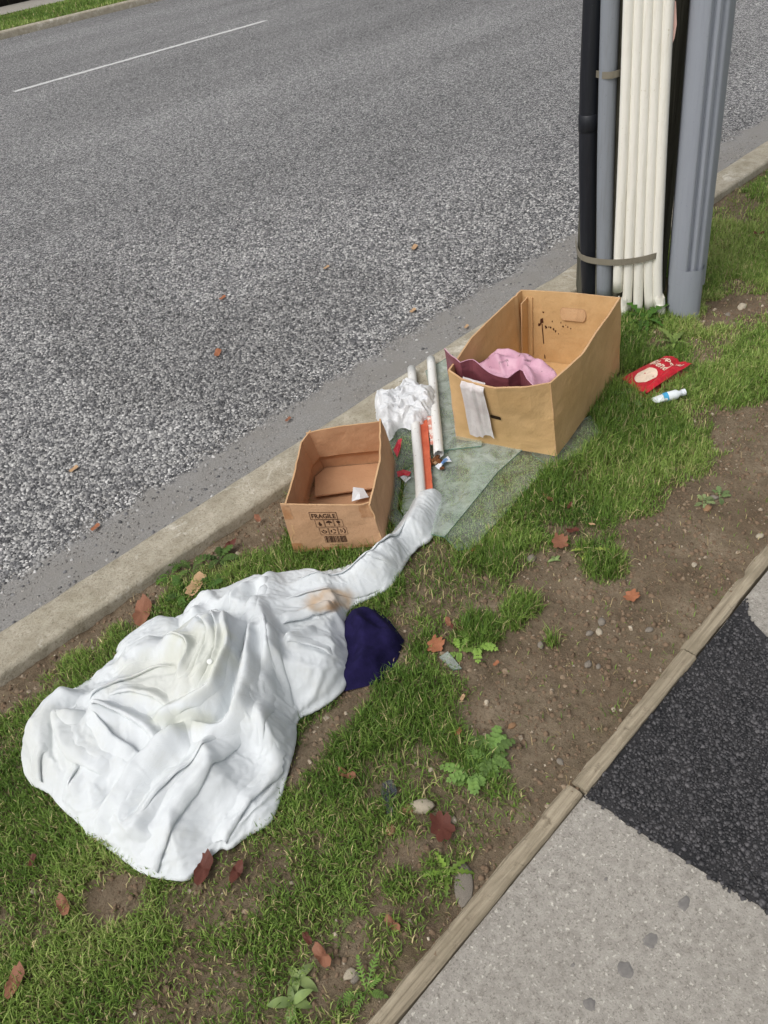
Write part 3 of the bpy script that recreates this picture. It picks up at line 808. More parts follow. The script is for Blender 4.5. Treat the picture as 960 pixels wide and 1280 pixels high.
# fine creasing of the cotton
dm = np.abs(fbm(rl.wx * 16, rl.wy * 16, 301, 3) - .5)
rl.h += 0.004 * np.clip(0.22 - dm, 0, 1) / 0.22 * fbm(rl.x * 6, rl.y * 6, 311)
u_, v_ = rl.x * 0.75 + rl.y * 0.66, -rl.x * 0.66 + rl.y * 0.75
dm = np.abs(fbm(u_ * 11, v_ * 42, 321, 3) - .5)
rl.h += 0.008 * np.clip(0.2 - dm, 0, 1) / 0.2 * fbm(rl.x * 7 + 3, rl.y * 7, 331)

def relief_mesh(rl, out, base=0.0, edge_h=0.004, tint=None, mat=None, name='sheet', sm=1, slope=0):
    d = sdf(rl.x, rl.y, out)
    H = blur(rl.h.reshape(rl.shape), sm).ravel() if sm else rl.h
    q = np.clip(d / 0.012, 0, 1)
    H = edge_h + (H - edge_h) * np.sqrt(1 - (1 - q) ** 2)
    if slope:
        steep = slope + 1.3 * np.exp(-((rl.x - P(442, 820, .03)[0]) ** 2 + (rl.y - P(442, 820, .03)[1]) ** 2) / 0.12 ** 2); steep = steep * (0.35 + 1.3 * fbm(rl.x * 9, rl.y * 9, 341, 2) ** 1.5 * 1.6); cap = edge_h + 0.002 + steep * np.maximum(d, 0); H = -np.log(np.exp(-H / 0.006) + np.exp(-cap / 0.006)) * 0.006
    gx, gy = np.gradient(d.reshape(rl.shape), rl.step)
    gl_ = np.hypot(gx, gy) + 1e-9
    nx, ny = (gx / gl_).ravel(), (gy / gl_).ravel()
    ok = d > -1.6 * rl.step
    mv = np.where(d < 0, -d, 0)
    x = rl.x + nx * mv; y = rl.y + ny * mv
    z = base + np.maximum(H, edge_h)
    F = grid_faces(*rl.shape)
    F = F[ok[F].all(1) & (d[F].max(1) > 0)]
    used = np.zeros(len(x), bool); used[F.ravel()] = True
    idx = -np.ones(len(x), int); idx[used] = np.arange(used.sum())
    v = np.stack([x, y, z], 1)[used]
    return v, idx[F], used
v, F, used = relief_mesh(rl, OUT, 0.0, slope=1.25)
def settle(v, F, frames=15, grow=-0.06, gravity=1.0):
    """let the cloth buckle: it is a little larger than the heap it was laid in, and sinks on to it"""
    ob = mesh_obj('bed_sheet', v, F, None)
    cnt = np.zeros(len(v), int)
    e = np.sort(np.concatenate([F[:, [0, 1]], F[:, [1, 2]], F[:, [2, 3]], F[:, [3, 0]]]), 1)
    ue, c = np.unique(e, axis=0, return_counts=True)
    rim = np.unique(ue[c == 1])
    g = ob.vertex_groups.new(name='rim'); g.add([int(i) for i in rim], 1.0, 'REPLACE')
    lo = v.copy(); lo[:, 2] = np.maximum(lo[:, 2] - 0.006, -0.004)
    under = mesh_obj('heap', lo, F, None)
    under.modifiers.new('c', 'COLLISION'); under.collision.thickness_outer = 0.003; under.collision.thickness_inner = 0.03; under.collision.cloth_friction = 20
    m_ = ob.modifiers.new('cloth', 'CLOTH'); st = m_.settings
    st.quality = 6; st.mass = 0.15; st.air_damping = 2.0
    st.tension_stiffness = 12; st.compression_stiffness = 12; st.shear_stiffness = 4; st.bending_stiffness = BEND
    st.tension_damping = 5; st.compression_damping = 5; st.shear_damping = 5; st.bending_damping = 0.5
    st.shrink_min = grow; st.vertex_group_mass = 'rim'
    st.effector_weights.gravity = gravity
    m_.collision_settings.collision_quality = 2; m_.collision_settings.distance_min = 0.003; m_.collision_settings.use_self_collision = False
    m_.point_cache.frame_end = frames + 2
    for fr in range(1, frames + 1): scene.frame_set(fr)
    dg = bpy.context.evaluated_depsgraph_get(); me = ob.evaluated_get(dg).to_mesh()
    w = np.zeros(len(v) * 3, np.float32); me.vertices.foreach_get('co', w); w = w.reshape(-1, 3).astype(float)
    for o in (ob, under):
        d_ = o.data; bpy.data.objects.remove(o); bpy.data.meshes.remove(d_)
    scene.frame_set(1)
    return w
BEND = 0.07
w_ = settle(v, F)
v = w_
# height of the settled cloth on the grid, for the folds laid over it
hs = np.full(len(rl.x), 0.0); hs[used] = v[:, 2]
hs = hs.reshape(rl.shape)
def h_at(x, y):
    a = np.clip((x - rl.xs[0]) / rl.step, 0, rl.shape[0] - 1.001); b = np.clip((y - rl.ys[0]) / rl.step, 0, rl.shape[1] - 1.001)
    i, j = a.astype(int), b.astype(int); fa, fb = a - i, b - j
    return hs[i, j] * (1 - fa) * (1 - fb) + hs[i + 1, j] * fa * (1 - fb) + hs[i, j + 1] * (1 - fa) * fb + hs[i + 1, j + 1] * fa * fb
PROF = np.array([(0.016, -0.002), (0.006, 0.0015), (0.0, 0.0055), (-0.0015, 0.0085), (0.0005, 0.0115), (0.005, 0.0135), (0.011, 0.0140), (0.020, 0.0115), (0.031, 0.0080), (0.043, 0.0040), (0.056, 0.0), (0.068, -0.004)])
def fold(pts, toward, z=Zm, amp=1.0, wid=1.0, ends=(0.2, 0.2), seed=0):
    """a fold of cloth lying over the heap: rounded lip along pts, running out towards one side"""
    global v, F
    pl = smooth_poly(Pv(pts, z), 3, False); n = max(8, int(np.linalg.norm(np.diff(pl, axis=0), axis=1).sum() / 0.005))
    pl = resample(pl, n); q = P(toward[0], toward[1], z)
    tg = np.gradient(pl[:, :2], axis=0); tg /= np.linalg.norm(tg, axis=1)[:, None]
    nr = np.stack([-tg[:, 1], tg[:, 0]], 1)
    mid = n // 2
    if (q[:2] - pl[mid, :2]) @ nr[mid] < 0: nr = -nr
    for _ in range(6): nr[1:-1] = (nr[:-2] + nr[1:-1] * 2 + nr[2:]) / 4
    nr /= np.linalg.norm(nr, axis=1)[:, None]
    s_ = np.linspace(0, 1, n)
    e = np.minimum(np.clip(s_ / max(ends[0], 1e-3), 0, 1) if ends[0] else 1, np.clip((1 - s_) / max(ends[1], 1e-3), 0, 1) if ends[1] else 1); e = e * e * (3 - 2 * e)
    jit = 0.7 + 0.6 * fbm(s_ * n * 0.05 + seed * 3.1, s_ * 0, 900 + seed)
    wob = (fbm(s_ * n * 0.08 + seed, s_ * 0 + 4, 930 + seed) - .5) * 0.010
    xy = pl[:, None, :2] + nr[:, None] * (PROF[None, :, 0] * (wid * (0.6 + 0.4 * e) * jit)[:, None] + wob[:, None])[..., None]
    h = np.maximum(h_at(xy[..., 0].ravel(), xy[..., 1].ravel()), 0.0).reshape(n, -1)
    hh = 1.35 * PROF[None, :, 1] * (amp * jit * e)[:, None] - 0.004 * (1 - e)[:, None]
    z_ = h + hh
    nv = np.concatenate([xy, z_[..., None]], 2).reshape(-1, 3)
    gf_ = grid_faces(n, len(PROF)); dd = sdf(nv[:, 0], nv[:, 1], OUT)
    gf_ = gf_[(dd[gf_] > 0.003).all(1)]
    F = np.concatenate([F, gf_ + len(v)]); v = np.concatenate([v, nv])
FOLDS = [
    ([(108, 1036), (128, 1013), (150, 985), (180, 957), (210, 938), (243, 915)], (250, 1000), .05, 1.0, 1.1, (0, .15)),
    ([(243, 915), (262, 921), (285, 923), (303, 908), (307, 888), (318, 860), (322, 820), (318, 790)], (350, 900), .06, 1.0, .9, (.1, .2)),
    ([(122, 893), (112, 897), (95, 902), (74, 901), (73, 928), (84, 955), (115, 969), (155, 981)], (125, 935), .05, .9, .8, (.1, .2)),
    ([(56, 992), (51, 985), (50, 970), (61, 951), (72, 948)], (38, 950), .035, 1.1, .8, (0, .3)),
    ([(114, 968), (98, 983), (86, 998), (79, 1010)], (70, 975), .03, .8, .6, (.2, 0)),
    ([(102, 895), (120, 879), (150, 866), (190, 853), (235, 850)], (150, 840), .06, .9, .9, (.2, .3)),
    ([(110, 897), (150, 903), (185, 922), (203, 945)], (190, 895), .06, .9, .7, (.2, .2)),
    ([(118, 896), (140, 922), (165, 940), (188, 957)], (120, 935), .06, .8, .6, (.2, .2)),
    ([(130, 885), (165, 880), (205, 890), (228, 905)], (180, 865), .06, .7, .6, (.3, .3)),
    ([(352, 803), (395, 787), (425, 771), (450, 756), (488, 739), (503, 716)], (420, 740), .05, 1.0, .9, (.1, .2)),
    ([(318, 905), (300, 938), (262, 985), (222, 1032), (184, 1090)], (200, 1000), .055, 1.0, 1.1, (.3, 0)),
    ([(371, 915), (369, 930), (354, 962), (340, 978), (312, 1008), (277, 1056)], (300, 960), .035, .9, .8, (.1, 0)),
    ([(206, 814), (230, 815), (247, 832), (242, 852), (224, 878)], (262, 840), .085, .9, .5, (.2, .2)),
    ([(244, 778), (262, 800), (272, 822), (264, 845), (240, 876)], (292, 830), .09, .9, .5, (.2, .2)),
    ([(262, 772), (279, 800), (287, 830), (274, 860), (247, 886)], (302, 835), .09, .9, .5, (.2, .2)),
    ([(205, 912), (240, 903), (270, 898), (292, 880), (302, 850), (300, 815), (286, 772)], (250, 850), .08, 1.0, .7, (.15, .2)),
    ([(150, 826), (165, 818), (205, 802), (228, 792)], (190, 830), .05, .8, .7, (.2, .2)),
    ([(285, 770), (296, 748), (318, 735), (344, 728)], (330, 760), .07, .9, .7, (.2, .2)),
    ([(308, 800), (312, 775), (322, 755), (328, 735)], (345, 770), .07, .8, .6, (.2, .2)),
    ([(226, 780), (240, 766), (258, 752), (275, 742)], (280, 770), .05, .7, .6, (.2, .2)),
    ([(352, 806), (358, 830), (366, 870), (372, 900)], (330, 850), .05, .9, .7, (.2, .1)),
    ([(362, 826), (382, 808), (400, 787)], (410, 815), .06, .6, .5, (.1, .3)),
    ([(362, 828), (395, 822), (430, 832)], (400, 805), .06, .6, .5, (.1, .3)),
    ([(345, 768), (400, 748), (452, 738), (490, 716)], (400, 730), .05, .6, .8, (.25, .25)),
    ([(352, 740), (400, 727), (450, 713), (488, 684), (520, 640)], (440, 700), .05, .6, .8, (.25, .25)),
    ([(455, 704), (478, 708), (505, 702), (514, 692)], (480, 690), .05, .6, .6, (.2, .2)),
    ([(335, 780), (347, 825), (350, 872), (336, 922), (305, 962)], (325, 870), .07, .8, .7, (.25, .3)),
    ([(362, 895), (355, 930), (332, 970), (295, 1018)], (320, 930), .05, .6, .6, (.25, .3)),
    ([(306, 912), (270, 945), (218, 990), (165, 1040)], (200, 960), .055, .6, .8, (.25, .3)),
]
for i_, (a_, b_, z_, am_, wd_, en_) in enumerate(FOLDS): fold(a_, b_, z_, am_, wd_, en_, i_)

# stains of the old cloth: a tea-brown one on the tail, yellowed middle
px, py, _ = project(v)
col = np.tile(np.array([0.65, 0.68, 0.695]), (len(v), 1))
def stain(cx, cy, rx, ry, ang, c, a, seed, ring=False):
    global col
    ca, sa = math.cos(ang), math.sin(ang)
    w0 = P(cx, cy, .06)
    dx, dy = px - cx, py - cy
    u, w = (dx * ca + dy * sa) / rx, (-dx * sa + dy * ca) / ry
    d = np.hypot(u, w) + (fbm(v[:, 0] * 30, v[:, 1] * 30, seed) - .5) * 0.9
    m_ = np.clip((1.15 - d) / 0.5, 0, 1)
    if ring: m_ = m_ * (0.55 + 0.45 * np.exp(-((d - 0.75) / 0.2) ** 2))
    col = col * (1 - a * m_[:, None]) + np.array(c) * (a * m_[:, None])
stain(410, 752, 34, 15, -0.2, S(190,154,106)[:3], 0.8, 401, True)
stain(417, 757, 9, 7, 0, S(170,126,76)[:3], 0.55, 404)
stain(250, 815, 45, 40, 0.3, (0.57,0.58,0.49), 0.65, 407)
stain(200, 850, 60, 35, 0, (0.60,0.61,0.555), 0.7, 411)
stain(225, 900, 40, 15, 0, (0.55,0.57,0.48), 0.6, 413)
stain(60, 930, 60, 60, 0, (0.60,0.62,0.60), 0.5, 417)
k = NM('white_cotton', 0.9, 0.12)
k.color(k.mix(k.ramp(k.noise(11, 5, 0.7), [(0.5, 0), (0.8, 0.4)]), k.attr(), S(196,196,186)))
k.b.inputs['Sheen Weight'].default_value = 0.08
k.bump(k.noise(5, 6, 0.62, k.map((5, 16, 8), (0, 0, 0.72)), 1.2), 0.0016, 0.6).bump(k.noise(900, 2), 0.0003)
M['cotton'] = k.m
sheet_o = tag(mesh_obj('bed_sheet', v, F, M['cotton'], smooth=True, color=col), 'crumpled off-white cotton sheet with a tea-brown stain, heaped on the grass', 'sheet')
sub_ = sheet_o.modifiers.new('smooth', 'SUBSURF'); sub_.levels = 1; sub_.render_levels = 1
k = NM('pearl_button', 0.3, 0.5); k.color(S(232, 234, 232)); M['button'] = k.m
from mathutils.bvhtree import BVHTree
bv = BVHTree.FromPolygons([tuple(q) for q in v], [tuple(int(i) for i in q) for q in F])
rd = Vector(tuple(RW @ np.array([262.0 - 480, 827.0 - 640, FPX]))).normalized()
hit, hn, _, _ = bv.ray_cast(Vector(tuple(CPOS)), rd)
if hit is not None:
    if hn.dot(rd) > 0: hn = -hn
    qt = hn.to_track_quat('Z', 'Y'); bvv, bff = [], []
    for r_, z_ in ((0.0065, 0.0), (0.0065, 0.0025), (0.0050, 0.0032)):
        for i in range(12): bvv.append(hit + qt @ Vector((r_ * math.cos(i * math.pi / 6), r_ * math.sin(i * math.pi / 6), z_)))
    for r_ in range(2): bff += [(r_ * 12 + i, r_ * 12 + (i + 1) % 12, r_ * 12 + 12 + (i + 1) % 12, r_ * 12 + 12 + i) for i in range(12)]
    bff.append(tuple(range(24, 36)))
    mesh_obj('button', np.array([tuple(q) for q in bvv]), bff, M['button'], sheet_o)
# ------------------------------------------------------------------ general builders
def tube(pts, rad, seg=12, hollow=0.0, caps=True):
    """tube through pts; rad scalar or per point; hollow: wall thickness (open ends)"""
    pts = np.asarray(pts, float); n = len(pts)
    rad = np.full(n, rad) if np.isscalar(rad) else np.asarray(rad, float)
    tg = np.gradient(pts, axis=0); tg /= np.linalg.norm(tg, axis=1)[:, None]
    ref = np.array([0, 0, 1.0]) if abs(tg[0][2]) < 0.9 else np.array([1.0, 0, 0])
    v = []
    def ring(r):
        out = []
        for i in range(n):
            a = np.cross(tg[i], ref); a /= np.linalg.norm(a); b = np.cross(a, tg[i])
            for s_ in range(seg):
                t = 2 * np.pi * s_ / seg
                out.append(pts[i] + r[i] * (math.cos(t) * a + math.sin(t) * b))
        return out
    v = ring(rad); f = []
    def skin(o, flip):
        for i in range(n - 1):
            for s_ in range(seg):
                q = (o + i * seg + s_, o + i * seg + (s_ + 1) % seg, o + (i + 1) * seg + (s_ + 1) % seg, o + (i + 1) * seg + s_)
                f.append(q[::-1] if flip else q)
    skin(0, False)
    if hollow:
        o = len(v); v += ring(rad - hollow); skin(o, True)
        for e in (0, (n - 1) * seg):
            for s_ in range(seg):
                q = (e + s_, e + (s_ + 1) % seg, o + e + (s_ + 1) % seg, o + e + s_)
                f.append(q[::-1] if e == 0 else q)
    elif caps:
        f.append(tuple(range(seg))[::-1]); f.append(tuple(range((n - 1) * seg, n * seg)))
    return np.array(v), f

def wall(name, bottom, top, nx, nz, thick, mats, parent, inside, disp=None, wear=0.002, seed=0):
    """a bent board between two polylines; outer skin, inner skin, cut edges"""
    B, T = resample(bottom, nx), resample(top, nx)
    t = np.linspace(0, 1, nz)[None, :, None]
    G = B[:, None] * (1 - t) + T[:, None] * t
    dx = np.gradient(G, axis=0); dz = np.gradient(G, axis=1)
    N = np.cross(dx, dz); N /= np.linalg.norm(N, axis=2)[..., None]
    if ((G.mean((0, 1)) + N.mean((0, 1)) - np.asarray(inside)) ** 2).sum() < ((G.mean((0, 1)) - N.mean((0, 1)) - np.asarray(inside)) ** 2).sum():
        N = -N
    uu, vv = np.meshgrid(np.linspace(0, 1, nx), np.linspace(0, 1, nz), indexing='ij')
    w = (fbm(uu * 5 + seed, vv * 4, 500 + seed, 3) - .5) * 2 * wear
    if disp is not None: w = w + disp(uu, vv)
    G = G + N * w[..., None]
    I = G - N * thick
    v = np.concatenate([G.reshape(-1, 3), I.reshape(-1, 3)]); o = nx * nz
    gf = grid_faces(nx, nz); f = [tuple(q) for q in gf] + [tuple(q[::-1] + o) for q in gf]
    nb = len(f)
    rim = [(i * nz + nz - 1) for i in range(nx)]; bot = [i * nz for i in range(nx)]
    lo = [j for j in range(nz)]; hi = [(nx - 1) * nz + j for j in range(nz)]
    for loop in (rim, bot, lo, hi):
        for a, b in zip(loop[:-1], loop[1:]): f.append((a, b, b + o, a + o))
    ob = mesh_obj(name, v, f, mats[0])
    me = ob.data
    me.materials.append(mats[1]); me.materials.append(mats[2])
    for i, p_ in enumerate(me.polygons):
        p_.material_index = 0 if i < len(gf) else (1 if i < nb else 2)
    bm = bmesh.new(); bm.from_mesh(me); bmesh.ops.recalc_face_normals(bm, faces=bm.faces); bm.to_mesh(me); bm.free()
    child(ob, parent)
    return ob, G, N

def surf_fn(G, N):
    """(u, v, offset) -> point on a wall's outer skin"""
    nx, nz = G.shape[:2]
    def fn(u, v, off=0.0012):
        a = min(max(u, 0), 1) * (nx - 1); b = min(max(v, 0), 1) * (nz - 1)
        i, j = min(int(a), nx - 2), min(int(b), nz - 2); fa, fb = a - i, b - j
        w = [(1 - fa) * (1 - fb), fa * (1 - fb), (1 - fa) * fb, fa * fb]; q = [(i, j), (i + 1, j), (i, j + 1), (i + 1, j + 1)]
        p = sum(w_ * G[q_] for w_, q_ in zip(w, q)); nn = sum(w_ * N[q_] for w_, q_ in zip(w, q))
        return p + nn / np.linalg.norm(nn) * off
    return fn

def text_mesh(s, bold=False):
    """flat lettering: verts in a unit-high box (x from 0, y 0..1), faces, width"""
    cu = bpy.data.curves.new('lettering', 'FONT'); cu.body = s; cu.size = 1.0; cu.resolution_u = 3
    if bold: cu.offset = 0.018
    ob = bpy.data.objects.new('lettering', cu); COL.objects.link(ob)
    bpy.context.view_layer.update()
    me = ob.to_mesh()
    v = np.array([p_.co[:2] for p_ in me.vertices]); f = [tuple(p_.vertices) for p_ in me.polygons]
    ob.to_mesh_clear(); bpy.data.objects.remove(ob); bpy.data.curves.remove(cu)
    v[:, 0] -= v[:, 0].min(); h = v[:, 1].max() - v[:, 1].min(); v[:, 1] -= v[:, 1].min()
    v /= h
    return v, f, v[:, 0].max()

def print_on(name, fn, v2, faces, mat, parent, off=0.0012):
    return sub(mesh_obj(name, [fn(a, b, off) for a, b in v2], faces, mat), parent)

def rects(lst):
    """axis-aligned rectangles (u0, v0, u1, v1) as one flat mark"""
    v, f = [], []
    for a, b, c, d in lst:
        o = len(v); v += [(a, b), (c, b), (c, d), (a, d)]; f.append((o, o + 1, o + 2, o + 3))
    return v, f

# ------------------------------------------------------------------ navy cushion under the sheet
k = NM('navy_fleece', 0.95, 0.1)
k.color(k.mix(k.ramp(k.noise(40, 4), [(0.35, 0), (0.7, 1)]), S(26, 23, 54), S(36, 31, 70)))
k.bump(k.noise(500, 3), 0.0008).bump(k.noise(20, 4), 0.004)
M['navy'] = k.m
NAVY = [(418, 780), (430, 763), (448, 753), (468, 753), (486, 768), (504, 792), (497, 812), (480, 843), (455, 850), (428, 856), (405, 850)]
npoly = Pv(NAVY, .03)
r2 = Relief(npoly, 0.004, warp=0.003)
r2.h = np.minimum(0.046, 1.3 * np.maximum(sdf(r2.x, r2.y, npoly), 0)) + 0.25 * np.maximum(sdf(r2.x, r2.y, npoly), 0)
r2.ridge(L([(440, 762), (455, 790), (452, 830)]), 0.012, 0.016)
r2.ridge(L([(465, 756), (480, 790), (478, 835)]), -0.008, 0.018)
r2.ridge(L([(462, 757), (482, 778), (501, 793)]), 0.010, 0.008, 0.016)
r2.ridge(L([(440, 775), (470, 785), (500, 794)]), 0.008, 0.006, 0.02)
r2.ridge(L([(440, 835), (462, 815), (498, 798)]), 0.007, 0.02, 0.006)
_n0 = P(438, 815, .04); r2.h *= 1 - 0.45 * np.exp(-((r2.x - _n0[0]) ** 2 + (r2.y - _n0[1]) ** 2) / 0.07 ** 2)
r2.h += (fbm(r2.x * 12, r2.y * 12, 77) - .5) * 0.014
v, F, _ = relief_mesh(r2, npoly[:, :2], 0.0, sm=1)
tag(mesh_obj('cushion', v, F, M['navy'], smooth=True), 'dark navy soft cushion sticking out from under the white sheet', 'cushion')

# ------------------------------------------------------------------ small printed box
def up_z(px, py, x, y):
    d = RW @ np.array([px - 480.0, py - 640.0, FPX])
    t = (x * d[0] + y * d[1]) / (d[0] ** 2 + d[1] ** 2)
    return CPOS + t * d
A, B, C_, D = [np.array([q[0], q[1], 0.0]) for q in SB]
At, Bt, Ct, Dt = up_z(350, 630, *A[:2]), up_z(463, 631, *B[:2]), up_z(476, 523, *C_[:2]), up_z(378, 541, *D[:2])
cen = (A + B + C_ + D) / 4
box = thing('cardboard_box', 'small open brown cardboard box printed FRAGILE, standing by the kerb', 'box', (cen[0], cen[1], 0))
mats = (M['card_small'], M['card_small_in'], M['card_edge'])
inside = cen + np.array([0, 0, 0.1])
gz = np.array([0, 0, 0.004])
D0, D1 = D + (A - D) * 0.13, D + (C_ - D) * 0.10
D0t, D1t = up_z(371, 553, *D0[:2]), up_z(383, 537, *D1[:2])
step_in = lambda u, v: -0.014 * np.clip((v - 0.34) / 0.05, 0, 1)
FRONT, Gf, Nf = wall('side_panel', [A + gz, B + gz], [At, (At + Bt) / 2 + [0, 0, .002], Bt], 26, 16, 0.005, mats, box, inside, lambda u, v: 0.006 * np.sin(np.pi * u) * v - 0.012 * np.clip((v - .8) / .2, 0, 1) * np.clip((u - .9) / .1, 0, 1), 0.002, 1)
wall('side_panel', [B + gz, C_ + gz], [Bt, Bt * .55 + Ct * .45 + [0.012, -0.01, .006], Ct], 30, 16, 0.005, mats, box, inside, lambda u, v: 0.008 * np.sin(np.pi * u) * (1 - v) + 0.004 * np.sin(u * 19) * v * (1 - v), 0.004, 2)
wall('side_panel', [C_ + gz, D1 + gz], [Ct, Ct * .5 + D1t * .5 + [0, 0, .006], D1t], 26, 18, 0.005, mats, box, inside, step_in, 0.003, 3)
wall('side_panel', [D1 + gz, D0 + gz], [D1t, D0t], 8, 18, 0.005, mats, box, inside, step_in, 0.001, 4)
wall('side_panel', [D0 + gz, A + gz], [D0t, D0t * .4 + At * .6 + [0, 0, -.002], At], 26, 18, 0.005, mats, box, inside, step_in, 0.003, 5)
def inset(q, s): return [c + (np.array(cen) - c) * s for c in q]
quad = inset([A, B, C_, D0, D1][:3] + [D1, D0], 0.03)
BASE = child(slab('base_panel', quad, 0.004, 0.009, M['card_small_in']), box)
fl = [P(394, 622, .024), P(466, 612, .024)] + inset([C_, D1, D0], 0.05)
fl[0][2] = fl[1][2] = 0
o = sub(slab('base_flap', fl, 0.0, 0.005, M['card_small_in']), BASE)
for vv in o.data.vertices:
    s_ = (np.array([vv.co.x, vv.co.y]) - fl[0][:2]) @ ((fl[4] - fl[0])[:2] / np.linalg.norm((fl[4] - fl[0])[:2]))
    vv.co.z += 0.026 - 0.055 * max(s_, 0)
fn = surf_fn(Gf, Nf)
flip = np.linalg.norm(fn(0, 0) - A) > np.linalg.norm(fn(1, 0) - A)
F1 = (lambda u, v, off=0.0012: fn(1 - u, v, off)) if flip else fn
tv, tf, tw = text_mesh('FRAGILE', True)
sc_u, sc_v = 0.265 / tw, 0.095
print_on('lettering', F1, [(0.315 + a * sc_u, 0.725 + b * sc_v) for a, b in tv], tf, M['ink'], FRONT)
def frame(u0, v0, u1, v1, t):
    return [(u0, v0, u1, v0 + t * 1.5), (u0, v1 - t * 1.5, u1, v1), (u0, v0 + t * 1.5, u0 + t, v1 - t * 1.5), (u1 - t, v0 + t * 1.5, u1, v1 - t * 1.5)]
v_, f_ = rects(frame(0.295, 0.695, 0.60, 0.855, 0.006)); print_on('print_frame', F1, v_, f_, M['ink'], FRONT)
def circ(cx, cy, r, n=14, a0=0, a1=2 * math.pi): return [(cx + r * math.cos(a0 + (a1 - a0) * i / (n - 1)), cy + r * math.sin(a0 + (a1 - a0) * i / (n - 1))) for i in range(n)]
def arc_band(cx, cy, r0, r1, a0, a1, n=12):
    v = circ(cx, cy, r0, n, a0, a1) + circ(cx, cy, r1, n, a0, a1)
    return v, [(i, i + 1, n + i + 1, n + i) for i in range(n - 1)]
def glyph(kind):
    v, f = [], []
    def add(pv, pf):
        o = len(v); v.extend(pv); f.extend([tuple(i + o for i in q) for q in pf])
    def poly(p): add(p, [tuple(range(len(p)))])
    R_ = lambda *a: add(*rects([a]))
    if kind == 'flame':
        poly([(.35, .15), (.5, .12), (.66, .2), (.72, .4), (.62, .6), (.55, .5), (.5, .85), (.38, .62), (.28, .4)])
    elif kind == 'umbrella':
        poly([(.12, .55)] + circ(.5, .55, .38, 12, math.pi, 0)[1:-1] + [(.88, .55)]); R_(.47, .2, .53, .55)
    elif kind == 'glass':
        poly(circ(.5, .68, .24, 14)[:-1]); R_(.46, .2, .54, .46); R_(.32, .14, .68, .2)
    elif kind == 'cycle':
        for i in range(3): add(*arc_band(.5, .48, .22, .36, math.radians(120 * i + 10), math.radians(120 * i + 95)))
    elif kind == 'smile':
        add(*arc_band(.5, .52, .24, .36, math.radians(170), math.radians(370))); poly([(.3, .55), (.45, .85), (.55, .55)]); R_(.55, .5, .75, .62)
    else:
        add(*arc_band(.3, .5, .42, .56, math.radians(-50), math.radians(50))); R_(.2, .2, .28, .8); R_(.38, .3, .46, .7)
    return v, f
for i, kd in enumerate(['flame', 'umbrella', 'glass', 'smile', 'cycle', 'hand']):
    r_, c_ = divmod(i, 3); u0 = 0.335 + 0.02 * r_ + c_ * 0.103; v0 = 0.53 - 0.18 * r_
    gv, gf_ = glyph(kd)
    fv, ff = rects(frame(u0, v0, u0 + 0.098, v0 + 0.165, 0.004))
    allv = [(u0 + 0.006 + a * 0.086, v0 + 0.01 + b * 0.145) for a, b in gv] + fv
    print_on('handling_symbol', F1, allv, gf_ + [tuple(q + len(gv) for q in t) for t in ff], M['ink'], FRONT)
bars = []; u0 = 0.385; random.seed(3)
while u0 < 0.63:
    w_ = random.choice([0.004, 0.006, 0.010]); bars.append((u0, 0.175, u0 + w_, 0.325)); u0 += w_ + random.choice([0.004, 0.006, 0.009])
v_, f_ = rects(bars); print_on('barcode', F1, v_, f_, M['ink'], FRONT)
v_, f_ = rects([(0.42 + i * 0.02, 0.12, 0.432 + i * 0.02, 0.128) for i in range(10)]); print_on('small_print', F1, v_, f_, M['ink'], FRONT)
# packing tape patches: over the front right corner and the lower corners
def patch(u0, v0, u1, v1, nu=8, nv=6, jag=0.015):
    v = []
    for i in range(nu):
        for j in range(nv):
            a, b = i / (nu - 1), j / (nv - 1)
            e = (random.random() - .5) * jag
            v.append((u0 + (u1 - u0) * a + (e if i in (0, nu - 1) else 0), v0 + (v1 - v0) * b + (e if j in (0, nv - 1) else 0)))
    return v, [tuple(q) for q in grid_faces(nu, nv)]
for q in ((0.86, 0.72, 0.995, 0.985), (0.01, 0.70, 0.10, 0.96), (0.02, 0.01, 0.99, 0.075), (0.0, 0.01, 0.12, 0.2)):
    v_, f_ = patch(*q); print_on('tape_strip', F1, v_, f_, M['tape'], FRONT, 0.0009)

k = NM('torn_paper', 0.8, 0.2); k.color(S(222, 226, 230)); M['paper'] = k.m
w0 = P(448, 622, 0.03)
pv = [w0 + np.array(q) for q in [(-.02, .012, -.008), (0.004, .022, .03), (.03, .004, .016), (.026, -.02, -.006), (-.004, -.014, .004)]]
tag(mesh_obj('paper_scrap', pv + [w0 + np.array((0.008, 0.002, 0.014))], [(0, 1, 5), (1, 2, 5), (2, 3, 5), (3, 4, 5), (4, 0, 5)], M['paper']), 'small white torn paper scrap inside the printed box', 'paper')

# ------------------------------------------------------------------ large plain box
A, B, C_, D = [np.array([q[0], q[1], 0.014]) for q in BB]
cen = (A + B + C_ + D) / 4
bigbox = thing('cardboard_box', 'large open tan cardboard box with torn pink vinyl inside, in front of the pole', 'box', (cen[0], cen[1], 0))
inside = cen + np.array([0, 0, .15])
mats = (M['card_big'], M['card_big'], M['card_edge'])
zt = 0.288
At, Bt, Ct, Dt = P(560, 463, zt), P(688, 479, zt), P(776, 372, .300), P(651, 362, .302)
BFRONT, Gb, Nb = wall('side_panel', [A, B], [At, P(575, 474, zt), P(618, 486, zt), P(660, 484, zt), Bt], 34, 18, 0.006, mats, bigbox, inside, None, 0.003, 11)
wall('side_panel', [B, C_], [Bt, P(727, 444, zt + .003), P(752, 408, .298), Ct], 40, 18, 0.006, mats, bigbox, inside, lambda u, v: 0.004 * np.sin(u * 9) * v * (1 - v), 0.003, 12)
BBACK, Gk, Nk = wall('side_panel', [C_, D], [Ct, P(712, 366, .302), Dt], 34, 18, 0.006, mats, bigbox, inside, lambda u, v: 0.006 * np.sin(np.pi * u) * v, 0.003, 13)
